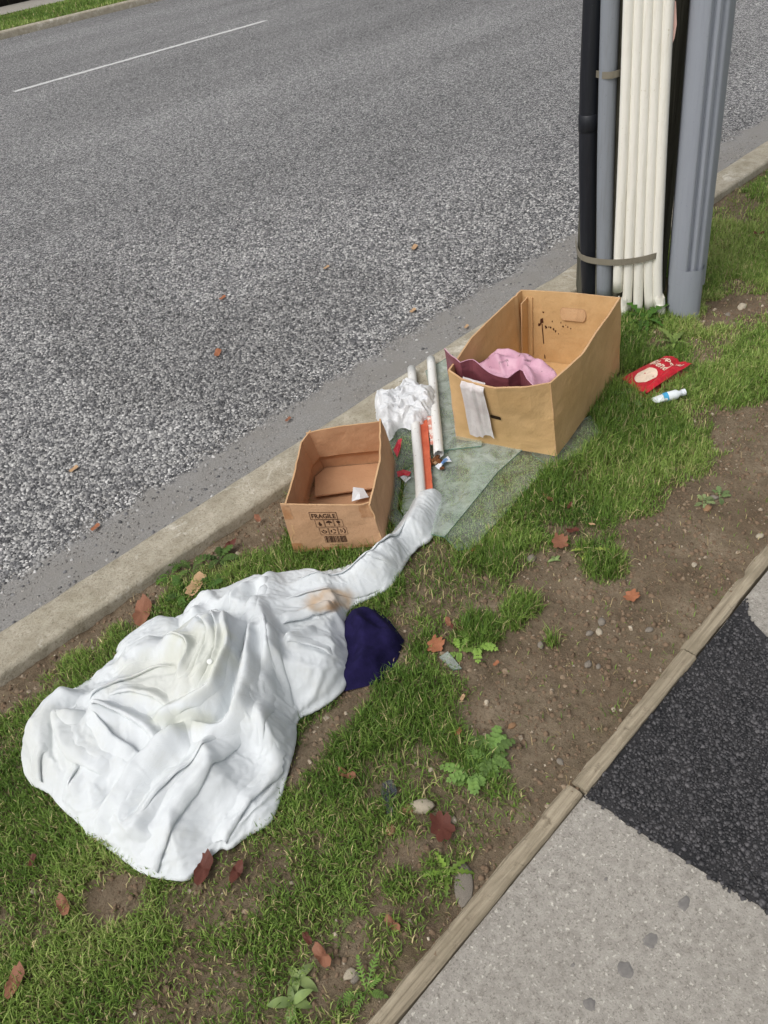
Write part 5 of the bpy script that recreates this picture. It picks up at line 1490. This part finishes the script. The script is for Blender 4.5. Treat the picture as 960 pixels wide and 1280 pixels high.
wb = [(773, 330), (786, 330), (798.5, 330), (810, 330), (821, 330)]
we = [(772, 364), (783, 392), (797, 399), (812, 388), (822, 385)]
for a_, m_, b_, e_, c_ in zip(wt, wm, wb, we, ((), (), (), (), ())):
    conduit('conduit', [a_, m_, b_, e_], 3.115, 0.0195, M['cond_white'], 'cream white conduit', cups=c_)
# stubs of the broken outer conduits
for px_, py0, py1 in ((778, 372, 396), (825, 372, 392)):
    a, b = on_plane(px_, py0, 3.10), on_plane(px_ + 1, py1, 3.09)
    v_, f_ = tube(resample([a, b], 6), 0.019, 12, 0.003); v_ = np.array(v_)
    for i_ in range(len(v_)):
        if v_[i_][2] > a[2] - 0.02: v_[i_][2] += rng.uniform(-.02, .015)
    child(mesh_obj('broken_stub', v_, f_, M['cond_white']), pole)
# straps
def strap(pix, dep, w, t=0.0025, label=None):
    pts = np.array([on_plane(px_, py_, d_) for (px_, py_), d_ in zip(pix, dep)])
    pts = resample(smooth_poly(pts, 2, False), 40)
    tg = np.gradient(pts, axis=0); tg /= np.linalg.norm(tg, axis=1)[:, None]
    up = np.array([0, 0, 1.0]); nn = np.cross(tg, up); nn /= np.linalg.norm(nn, axis=1)[:, None]
    v = []
    for p_, n_v in zip(pts, nn):
        v += [p_ - up * w / 2, p_ + up * w / 2, p_ + up * w / 2 + n_v * t, p_ - up * w / 2 + n_v * t]
    f = [(i * 4 + j, (i + 1) * 4 + j, (i + 1) * 4 + (j + 1) % 4, i * 4 + (j + 1) % 4) for i in range(len(pts) - 1) for j in range(4)]
    return child(mesh_obj('strap', np.array(v), f, M['galv']), pole)
strap([(720, 300), (722, 316), (730, 324), (755, 328), (775, 328), (800, 325), (822, 319), (827, 316)], [3.33, 3.22, 3.158, 3.112, 3.09, 3.088, 3.092, 3.14], 0.024)
strap([(745, 92), (752, 94), (762, 94.5), (772, 92), (778, 90)], [3.18, 3.125, 3.113, 3.125, 3.15], 0.022)
# cable guard: ribbed steel cover with a narrower foot
gt0, gb0 = on_plane(864, 0, 3.10), on_plane(833, 388, 3.08)
gt1, gb1 = on_plane(921, 0, 3.12), on_plane(884, 330, 3.12)
def guard(name, prof, z0, z1, mat, nz=30, taper=None):
    v = []
    for i in range(nz):
        t = i / (nz - 1); z = z0 + (z1 - z0) * t
        tt = (z - gb0[2]) / (gt0[2] - gb0[2]); o_ = gb0 + (gt0 - gb0) * tt
        l0 = o_[:2] @ lat; wid = ((gb1 + (gt1 - gb1) * ((z - gb1[2]) / (gt1[2] - gb1[2])))[:2] @ lat) - l0
        for a, d in prof: v.append(LD(l0 + a * wid, 3.10 + d * (1 if taper is None else taper(t)), z))
    return child(mesh_obj(name, np.array(v), grid_faces(nz, len(prof)), mat), pole)
gprof = [(0.0, .16), (0.0, 0.02), (0.03, -0.002), (0.10, -0.02), (0.40, -0.055), (0.46, -0.05), (0.50, -0.028), (0.54, -0.030), (0.58, -0.048), (0.66, -0.046), (0.70, -0.02), (0.74, -0.022), (0.78, -0.03), (0.86, -0.022), (0.90, 0.004), (0.97, 0.012), (1.0, 0.03), (1.0, .18)]
guard('cable_guard', gprof, 0.115, 3.0, M['guard'], 40)
fprof = [(0.02, .15), (0.02, 0.02), (0.05, -0.006), (0.12, -0.022), (0.36, -0.052), (0.42, -0.060), (0.80, -0.050), (0.90, -0.03), (0.93, 0.0), (0.93, .16)]
guard('guard_foot', fprof, -0.05, 0.20, M['guard'], 8, lambda t: 1.0)
k = NM('hoarding_pink', 0.8, 0.2); k.color(k.mix(k.noise(40, 4), S(206, 160, 150), S(226, 196, 184))); M['poster'] = k.m
pp_ = [(838, -6), (845, 2), (846, 30), (843, 48), (838, 60), (836, 40)]
child(mesh_obj('poster_remnant', [on_plane(a_, b_, 3.12) + np.array([*(-vaz * 0.004), 0]) for a_, b_ in pp_] + [on_plane(a_, b_, 3.145) for a_, b_ in pp_], [tuple(range(6))] + [(i, (i + 1) % 6, 6 + (i + 1) % 6, 6 + i) for i in range(6)], M['poster']), pole)
# ------------------------------------------------------------------ fallen leaves, each its own
def leaf_mesh(seed, lobes, curl):
    rs = random.Random(seed); n = 26
    rim, mid = [], []
    for i in range(n):
        a = 2 * math.pi * i / n
        r = (0.62 + 0.38 * abs(math.cos(a * lobes / 2 + .2)) ** 0.6) if lobes else (0.55 + 0.45 * abs(math.cos(a)) ** 1.5)
        r *= 0.88 + 0.24 * rs.random()
        x_, y_ = r * math.cos(a), r * 0.72 * math.sin(a)
        z_ = curl * (0.9 * y_ * y_ + 0.5 * x_ * x_) * (1 if rs.random() < .8 else 1.5) + curl * 0.35 * math.sin(3 * a + seed) 
        rim.append((x_, y_, z_)); mid.append((x_ * .5, y_ * .5, z_ * 0.3 + curl * .1 * math.sin(5 * a)))
    v = rim + mid + [(0, 0, 0)]
    f = [(i, (i + 1) % n, n + (i + 1) % n, n + i) for i in range(n)] + [(n + i, n + (i + 1) % n, 2 * n) for i in range(n)]
    # stalk
    o = len(v); v += [(-0.85, -.012, 0.02), (-1.35, -.01, 0.06), (-1.35, .014, 0.06), (-0.85, .014, 0.02)]; f.append((o, o + 1, o + 2, o + 3))
    me = bpy.data.meshes.new('fallen_leaf'); me.from_pydata(v, [], f)
    me.polygons.foreach_set('use_smooth', np.ones(len(me.polygons), bool)); return me
LEAVES = [  # px, py, half length (m), heading, tilt, material, mesh kind, label
    (178, 766, .052, 0.9, .25, 'leaf_rust', 1, 'large rust brown leaf lying on soil beside the kerb'),
    (245, 731, .045, 0.5, .35, 'leaf_tan', 0, 'tan curled leaf among green weeds beside the kerb'),
    (288, 681, .026, 0.2, .2, 'leaf_dark', 2, 'dark red leaf on soil beside the small printed box'),
    (322, 648, .020, 1.2, .2, 'leaf_rust', 0, 'small rust leaf at the kerb corner of the printed box'),
    (700, 677, .033, 0.4, .4, 'leaf_rust', 3, 'curled rust leaf at the edge of the long grass'),
    (685, 622, .020, 1.4, .6, 'leaf_rust', 0, 'small rust leaf upright in grass by the mossy glass'),
    (712, 632, .014, 0.4, .3, 'leaf_dark', 2, 'tiny dark red leaf within the long grass'),
    (716, 663, .020, 2.4, .3, 'leaf_dark', 1, 'dark crumpled leaf touching the curled rust leaf'),
    (790, 745, .024, -0.4, .3, 'leaf_orange', 3, 'bright orange lobed leaf on the bare soil'),
    (545, 806, .030, 0.2, .25, 'leaf_orange', 3, 'orange lobed leaf beside the small glass splinter'),
    (560, 777, .016, 0.9, .2, 'leaf_rust', 0, 'small rust leaf near the navy cushion tip'),
    (570, 785, .016, 1.9, .2, 'leaf_dark', 2, 'small dark leaf close behind the orange lobed leaf'),
    (620, 829, .010, 0, .2, 'leaf_orange', 0, 'tiny orange leaf flake alone on bare soil'),
    (433, 968, .022, 1.9, .2, 'leaf_rust', 2, 'narrow rust leaf on moss next to a grass clump'),
    (254, 1086, .034, 0.6, .35, 'leaf_dark', 1, 'dark red leaf tucked under the front of the sheet'),
    (79, 1132, .024, 1.5, .3, 'leaf_rust', 2, 'rust leaf on a bare patch before the sheet'),
    (18, 1227, .030, 0.7, .3, 'leaf_rust', 1, 'rust folded leaf lying alone in short grass'),
    (402, 1195, .024, 1.5, .3, 'leaf_rust', 2, 'brown leaf standing beside the broad leaved weed'),
    (384, 1173, .014, 1.4, .5, 'leaf_dark', 0, 'small dark leaf behind the broad leaved weed'),
    (552, 1033, .036, 0.9, .3, 'leaf_dark', 3, 'purplish brown leaf beside the pale grey stone'),
    (490, 1155, .018, 1.6, .4, 'leaf_rust', 2, 'thin curled brown leaf beside a pebble on damp soil'),
    (573, 915, .012, .3, .2, 'leaf_orange', 0, 'tiny orange leaf in the grass clump'),
    (592, 686, .012, .3, .2, 'leaf_orange', 0, 'small orange leaf touching the mossy glass tip'),
    (40, 1075, .014, .8, .2, 'leaf_dark', 0, 'tiny dark leaf in grass left of the sheet'),
    (296, 1090, .024, .5, .2, 'leaf_dark', 2, 'dark rotten leaf in grass in front of the sheet'),
    (570, 456, .024, .1, .2, 'leaf_rust', 1, 'rust leaf pinned on the glass by the large box'),
    (578, 872, .010, .3, .2, 'leaf_tan', 0, 'tiny tan leaf flake at the grass clump edge'),
    (740, 655, .010, 2.0, .2, 'leaf_tan', 0, 'tiny tan flake in grass near the rust leaf'),
    (948, 292, .022, 2.0, .2, 'leaf_dark', 2, 'dark leaf on the lawn beyond the pole'),
]
ROAD_LEAVES = [(518, 309, .026, .5, 'leaf_tan', 'pale tan leaf lying in the road, the largest one there'), (272, 441, .028, .8, 'leaf_orange', 'orange brown leaf lying on the road chips'), (408, 334, .018, .2, 'leaf_tan', 'small tan leaf flake on the road chips'), (516, 388, .018, .2, 'leaf_tan', 'tan leaf flake on the chips close to the gutter strip'), (92, 586, .018, .3, 'leaf_tan', 'tan leaf flake on the road across the kerb from the sheet'), (119, 659, .017, .3, 'leaf_orange', 'small orange leaf at the edge of the chips'), (278, 372, .020, .3, 'leaf_orange', 'small rust leaf flake far out on the chips'), (360, 524, .014, .3, 'leaf_rust', 'tiny rust leaf in the gutter strip near the printed box'), (583, 408, .014, .3, 'leaf_tan', 'tiny tan leaf in the gutter strip beside the large box')]
lm = [leaf_mesh(1, 0, .2), leaf_mesh(2, 0, .3), leaf_mesh(3, 0, .45), leaf_mesh(4, 7, .28)]
LM = {}
def leaf_obj(px_, py_, z, s_, hd, tl, mt, kd, lb, grp):
    key = (mt, kd)
    if key not in LM:
        me = lm[kd].copy(); me.materials.append(M[mt]); LM[key] = me
    o = bpy.data.objects.new('fallen_leaf', LM[key]); COL.objects.link(o)
    w = P(px_, py_, z); o.location = tuple(w); o.scale = (s_, s_, s_); o.rotation_euler = (tl * 0.25, -tl * .2, hd)
    tag(o, lb, 'leaf', grp)
for px_, py_, s_, hd, tl, mt, kd, lb in LEAVES: leaf_obj(px_, py_, 0.012, s_, hd, tl, mt, kd, lb, 'fallen leaves on the verge')
for px_, py_, s_, hd, mt, lb in ROAD_LEAVES: leaf_obj(px_, py_, Z_ROAD + 0.012, s_ * 1.2, hd, .2, mt, 0, lb, 'fallen leaves on the road')

# ------------------------------------------------------------------ stones
SM = {}
def pebble(px_, py_, r, mt, lb, sq=(1.2, .9, .6), seed=0, rz=0.0, grp='stones on the verge'):
    key = (mt, seed % 4)
    if key not in SM:
        v, f = lump((0, 0, 0), 1.0, 2, seed % 4 + 20, (1, 1, 1), 0.35)
        me = bpy.data.meshes.new('stone'); me.from_pydata([tuple(q) for q in v], [], f); me.polygons.foreach_set('use_smooth', np.ones(len(f), bool)); me.materials.append(M[mt]); SM[key] = me
    o = bpy.data.objects.new('stone', SM[key]); COL.objects.link(o)
    w = P(px_, py_, r * sq[2] * .4)
    o.location = (w[0], w[1], float(soil_z(np.array([w[0]]), np.array([w[1]]))[0]) + r * sq[2] * 0.45); o.scale = tuple(r * q for q in sq); o.rotation_euler = (0, 0, rz)
    tag(o, lb, 'stone', grp)
for i, (px_, py_, r, mt, lb) in enumerate([
    (527, 1007, .022, 'stone_pale', 'pale grey angular stone by the grass clump'), (487, 1036, .014, 'stone_brown', 'small tan stone below the dark wrapper'), (509, 1012, .014, 'stone_brown', 'brown stone touching the pale grey angular stone'),
    (749, 788, .010, 'stone_pale', 'round pale pebble of the pair on bare soil'), (737, 790, .009, 'stone_grey', 'grey pebble of the pair on bare soil'), (752, 775, .012, 'stone_grey', 'flat grey stone behind the pebble pair'),
    (735, 830, .010, 'stone_grey', 'half buried grey stone in the middle of the bare soil'), (748, 832, .007, 'stone_grey', 'tiny grey pebble beside the half buried stone'), (676, 807, .010, 'stone_grey', 'dark grey pebble by the small grass tuft'),
    (885, 633, .013, 'stone_brown', 'tan round stone near the clover on the soil'), (579, 1106, .022, 'stone_grey', 'long flat stone against the timber edging'), (438, 1217, .011, 'stone_pale', 'pale pebble on damp soil near the edging'), (444, 1222, .009, 'stone_grey', 'small grey pebble touching the pale one'),
    (928, 382, .020, 'stone_pale', 'pale stone on the soil behind the pole foot'), (910, 392, .012, 'stone_grey', 'small stone beside the pole foot'), (872, 398, .012, 'stone_grey', 'pebble at the foot of the cable guard'), (565, 1023, .010, 'stone_pale', 'white chip at the weed roots'), (664, 697, .015, 'stone_grey', 'grey clod at the edge of the long grass'), (950, 670, .010, 'stone_pale', 'pale pebble by the edging near the concrete'), (700, 950, .008, 'stone_grey', 'small pebble in soil by the edging'), (893, 620, .010, 'stone_grey', 'grey pebble behind the tan round stone'), (640, 905, .009, 'stone_brown', 'small brown pebble on bare soil'), (812, 785, .009, 'stone_grey', 'grey pebble near the black patch'), (868, 705, .008, 'stone_pale', 'tiny pale pebble on trodden soil'),
]):
    pebble(px_, py_, r, mt, lb, (1.2 if i != 10 else 2.0, .85, .6 if i != 10 else .25), i, rng.random() * 6.28 if i != 10 else 0.75)

# crumbs of soil and grit, too many to count
x = rng.uniform(-0.6, 3.2, 70000); y = rng.uniform(Y_EDGE1 - .02, Y_KB - .01, 70000)
cv = grass_cover(x, y); keep = (rng.random(len(x)) < (0.9 - cv) * (0.25 + 1.1 * fbm(x * 7, y * 7, 951))) & ~covered(x, y) & in_view(x, y, 0, 60)
x, y = x[keep], y[keep]; n = len(x)
g = rng.random(n); base = np.where(g[:, None] < 0.8, np.array(S(112, 95, 79)[:3]), np.where(g[:, None] < .93, np.array(S(136, 122, 104)[:3]), np.array(S(180, 170, 152)[:3])))
sz = 0.0018 + 0.010 * rng.random(n) ** 6 + 0.002 * rng.random(n)
struct(crumbs('soil_crumbs', np.stack([x, y], 1), soil_z(x, y) + sz * .12, sz, base * (0.7 + .6 * rng.random((n, 1))), M['clod'], 0.5, 0.7), 'stuff', 'loose crumbs of soil and grit')
# dry straw and twigs
n = 900; x = rng.uniform(-0.4, 2.6, n); y = rng.uniform(Y_EDGE1, Y_KB, n); keep = ~covered(x, y) & (rng.random(n) < 1 - 0.6 * grass_cover(x, y)); x, y = x[keep], y[keep]; n = len(x)
struct(blades('dry_straw', x, y, soil_z(x, y) + .006, 0.015 + 0.03 * rng.random(n), np.full(n, 0.0018), np.full(n, 1.5), rng.random(n) * 6.28, np.array(S(170, 150, 112)[:3]) * (0.5 + 0.7 * rng.random((n, 1))), M['grass']), 'stuff', 'scattered dry straw on the verge')

k = NM('old_gum', 0.8, 0.2); k.color(k.mix(k.ramp(k.noise(90, 3), [(0.4, 0), (0.7, 1)]), S(116, 113, 110), S(134, 130, 125))); M['gum'] = k.m
for i, (px_, py_, r, lb) in enumerate([(811, 1176, .014, 'blackened gum spot on the concrete between the two others'), (781, 1212, .016, 'largest blackened gum spot on the concrete path'), (737, 1256, .011, 'small blackened gum spot farthest from the black asphalt'), (855, 1129, .012, 'faint gum spot on concrete close to the black asphalt'), (757, 1099, .004, 'tiny dark speck on the concrete near the timber edging'), (716, 1207, .004, 'tiny dark speck on concrete by the gum spots')]):
    w = P(px_, py_, Z_PATH); n_ = 20
    v_ = []
    for kk, zz_ in ((1.0, 0.0004), (0.7, 0.0012)):
        for j in range(n_):
            a = 2 * math.pi * j / n_; q = r * kk * (0.75 + .5 * fbm(np.array([math.cos(a) * 2.2 + i * 7]), np.array([math.sin(a) * 2.2]), 61)[0]) * (0.55 + 1.0 * fbm(np.array([math.cos(a) * 0.9 + i * 3]), np.array([math.sin(a) * .9]), 65)[0])
            v_.append((w[0] + q * math.cos(a), w[1] + q * .8 * math.sin(a), Z_PATH + zz_))
    tag(mesh_obj('gum_spot', v_, [(j, (j + 1) % n_, n_ + (j + 1) % n_, n_ + j) for j in range(n_)] + [tuple(range(n_, 2 * n_))], M['gum']), lb, 'gum', 'gum spots on the footpath')

# ------------------------------------------------------------------ weeds
def lf(base, ang, elev, ln, wd, col, nseg=6, bend=0.5, fold=0.15):
    """one ovate leaf blade as verts, faces"""
    v = []; d = np.array([math.cos(ang), math.sin(ang)]); s_ = np.array([-d[1], d[0]])
    p = np.array(base, float); e = elev
    for i in range(nseg + 1):
        t = i / nseg; w = wd * (math.sin(math.pi * min(1, 0.06 + t * 0.94)) ** 0.75) * (1 - 0.25 * t) + .0006
        for k_ in (-1, 0, 1): v.append([p[0] + s_[0] * w * k_ / 2, p[1] + s_[1] * w * k_ / 2, p[2] + abs(k_) * w * fold])
        st = ln / nseg; p = p + np.array([d[0] * math.cos(e), d[1] * math.cos(e), math.sin(e)]) * st; e -= bend / nseg * 2
    f = [tuple(q) for q in grid_faces(nseg + 1, 3)]
    return v, f
def weed(px_, py_, kind, size, label, n=8, seed=0, tone=(96, 132, 60)):
    rs = random.Random(seed); w = P(px_, py_, 0.0); w[2] = float(soil_z(np.array([w[0]]), np.array([w[1]]))[0])
    root = thing('weed', label, 'weed', tuple(w), 'weeds in the verge')
    for i in range(n):
        a = i * 2.4 + rs.random() * .7; fq = 0.8 + .35 * rs.random(); c = np.array(S(*[min(255, q * fq) for q in tone])[:3])
        v, f = [], []
        def add(vv, ff):
            o = len(v); v.extend(vv); f.extend([tuple(q + o for q in t) for t in ff])
        ln = size * (0.6 + .6 * rs.random()); el = rs.uniform(.25, .9)
        if kind == 'broad':
            add(*lf((0, 0, 0.003), a, el, ln, ln * .42, c, 7, .7))
        elif kind == 'dandelion':
            vv, ff = lf((0, 0, 0.003), a, el, ln, ln * .22, c, 12, .6)
            for q in range(13):
                k_ = 0.45 if q % 2 else 1.25
                m_ = np.array(vv[q * 3 + 1])
                for e_ in (0, 2): vv[q * 3 + e_] = list(m_ + (np.array(vv[q * 3 + e_]) - m_) * k_)
            add(vv, ff)
        else:                                   # pinnate: a stalk with paired leaflets
            d = np.array([math.cos(a), math.sin(a)]); pr = np.array([0, 0, 0.002]); e = el; m_ = 6 if kind == 'pinnate' else 9
            for q in range(m_):
                nx_ = pr + np.array([d[0] * math.cos(e), d[1] * math.cos(e), math.sin(e)]) * ln / m_; e -= .16
                o = [-d[1] * .0009, d[0] * .0009, 0]
                add([list(pr - o), list(pr + o), list(nx_ + o), list(nx_ - o)], [(0, 1, 2, 3)])
                if q > 0:
                    ll = size * (0.24 if kind == 'pinnate' else .16) * math.sin(math.pi * (q + 1.2) / (m_ + 2)) * (0.8 + .4 * rs.random()); lw = ll * (0.95 if kind == 'pinnate' else .3)
                    for sd in (-1, 1): add(*lf(nx_, a + sd * (1.15 if kind == 'pinnate' else .9), .15, ll, lw, c, 3, .3))
                pr = nx_
            add(*lf(pr, a, 0, size * .16, size * .12, c, 3, .3))
        o = mesh_obj('leaf', np.array(v), f, M['weed'], root, smooth=True, color=np.tile(c, (len(v), 1)))
    return root
G1, G2, G3 = (92, 128, 58), (122, 152, 76), (84, 110, 56)
weed(612, 945, 'pinnate', .058, 'leafy pale green weed with paired leaflets by the edging', 18, 1, (108, 138, 76))
weed(590, 968, 'pinnate', .060, 'smaller leafy weed at the grass clump side', 12, 2, (108, 138, 76))
weed(372, 1222, 'broad', .040, 'broad leaved light green weed in damp soil', 6, 3, (140, 160, 104))
weed(366, 1254, 'broad', .044, 'broad leaved weed next to the lower fallen leaves', 6, 4, (130, 152, 96))
weed(458, 1240, 'feather', .060, 'feathery yarrow like weed against the timber edging', 7, 5, (104, 136, 66))
weed(437, 1125, 'feather', .050, 'small feathery weed in thin grass', 7, 6, (120, 146, 76))
weed(425, 1165, 'feather', .040, 'low feathery weed beside a brown leaf', 6, 7, (110, 126, 70))
weed(240, 712, 'feather', .075, 'bushy fern like weed growing behind the kerb', 12, 8, G3)
weed(212, 716, 'feather', .070, 'fern like weed touching the kerb back', 10, 9, G1)
weed(275, 700, 'pinnate', .060, 'small leafy weed between kerb and sheet', 9, 10, G3)
weed(262, 738, 'pinnate', .055, 'dense dark weed at the back edge of the sheet', 10, 11, (70, 100, 48))
weed(225, 742, 'pinnate', .055, 'dark leafy weed behind the striped sheet hem', 9, 15, (76, 106, 50))
weed(735, 690, 'dandelion', .075, 'jagged yellow green weed beside the rust leaf', 5, 12, (150, 168, 84))
weed(596, 808, 'pinnate', .055, 'leafy weed at the foot of the grass tuft', 7, 13, G2)
weed(575, 815, 'pinnate', .040, 'little weed below the orange lobed leaf', 5, 14, G2)
weed(784, 505, 'broad', .075, 'grey green rosette weed beside the white tube', 9, 16, (104, 128, 84))
weed(842, 430, 'dandelion', .10, 'tall pale weed behind the red packet', 8, 17, (128, 150, 84))
weed(806, 401, 'dandelion', .13, 'spiky grass weed at the foot of the white conduits', 14, 18, (62, 96, 36))
weed(880, 628, 'pinnate', .035, 'clover patch on soil behind the tan round stone', 6, 19, (130, 146, 104))
weed(900, 620, 'pinnate', .035, 'clover patch beside the grey pebble on soil', 6, 20, (120, 142, 96))
weed(695, 700, 'broad', .025, 'tiny green seedling by the rust leaf', 4, 21, (130, 150, 100))
weed(560, 1090, 'dandelion', .05, 'small grassy weed beside the long flat stone', 7, 22, (112, 140, 60))
weed(16, 640 + 560, 'pinnate', .03, 'tiny clover in grass near the folded rust leaf', 6, 23, (96, 124, 52))
weed(150, 868 - 12, 'feather', .04, 'small weed between the kerb and the sheet roll', 6, 24, G3)

# ------------------------------------------------------------------ dark fence across the road
k = NM('dark_stained_timber', 0.9, 0.15); k.color(k.mix(k.ramp(k.noise(4, 4, .6, k.map((20, 20, 1))), [(0.3, 0), (0.7, 1)]), S(24, 22, 20), S(44, 40, 36))); M['fence'] = k.m
fence = thing('fence', 'dark stained paling fence beyond the far footpath', 'fence', (9.5, 22.45, 0))
pm = bpy.data.meshes.new('paling')
pm.from_pydata([(a, b, c) for c in (-0.2, 1.5) for a, b in ((0, 0), (.145, 0), (.145, .02), (0, .02))], [], [(0, 1, 5, 4), (1, 2, 6, 5), (2, 3, 7, 6), (3, 0, 4, 7), (4, 5, 6, 7)]); pm.materials.append(M['fence'])
for i in range(60):
    o = link('paling', pm, fence); o.location = (-5 + i * 0.152, (i % 2) * .006, 0)
for z_ in (.3, 1.2):
    o = slab('rail', [(4.5, 22.48), (13.7, 22.48), (13.7, 22.53), (4.5, 22.53)], z_, z_ + .09, M['fence']); child(o, fence)
print('polygons', sum(len(o.data.polygons) for o in bpy.data.objects if o.type == 'MESH'), 'grass blades', NGRASS)
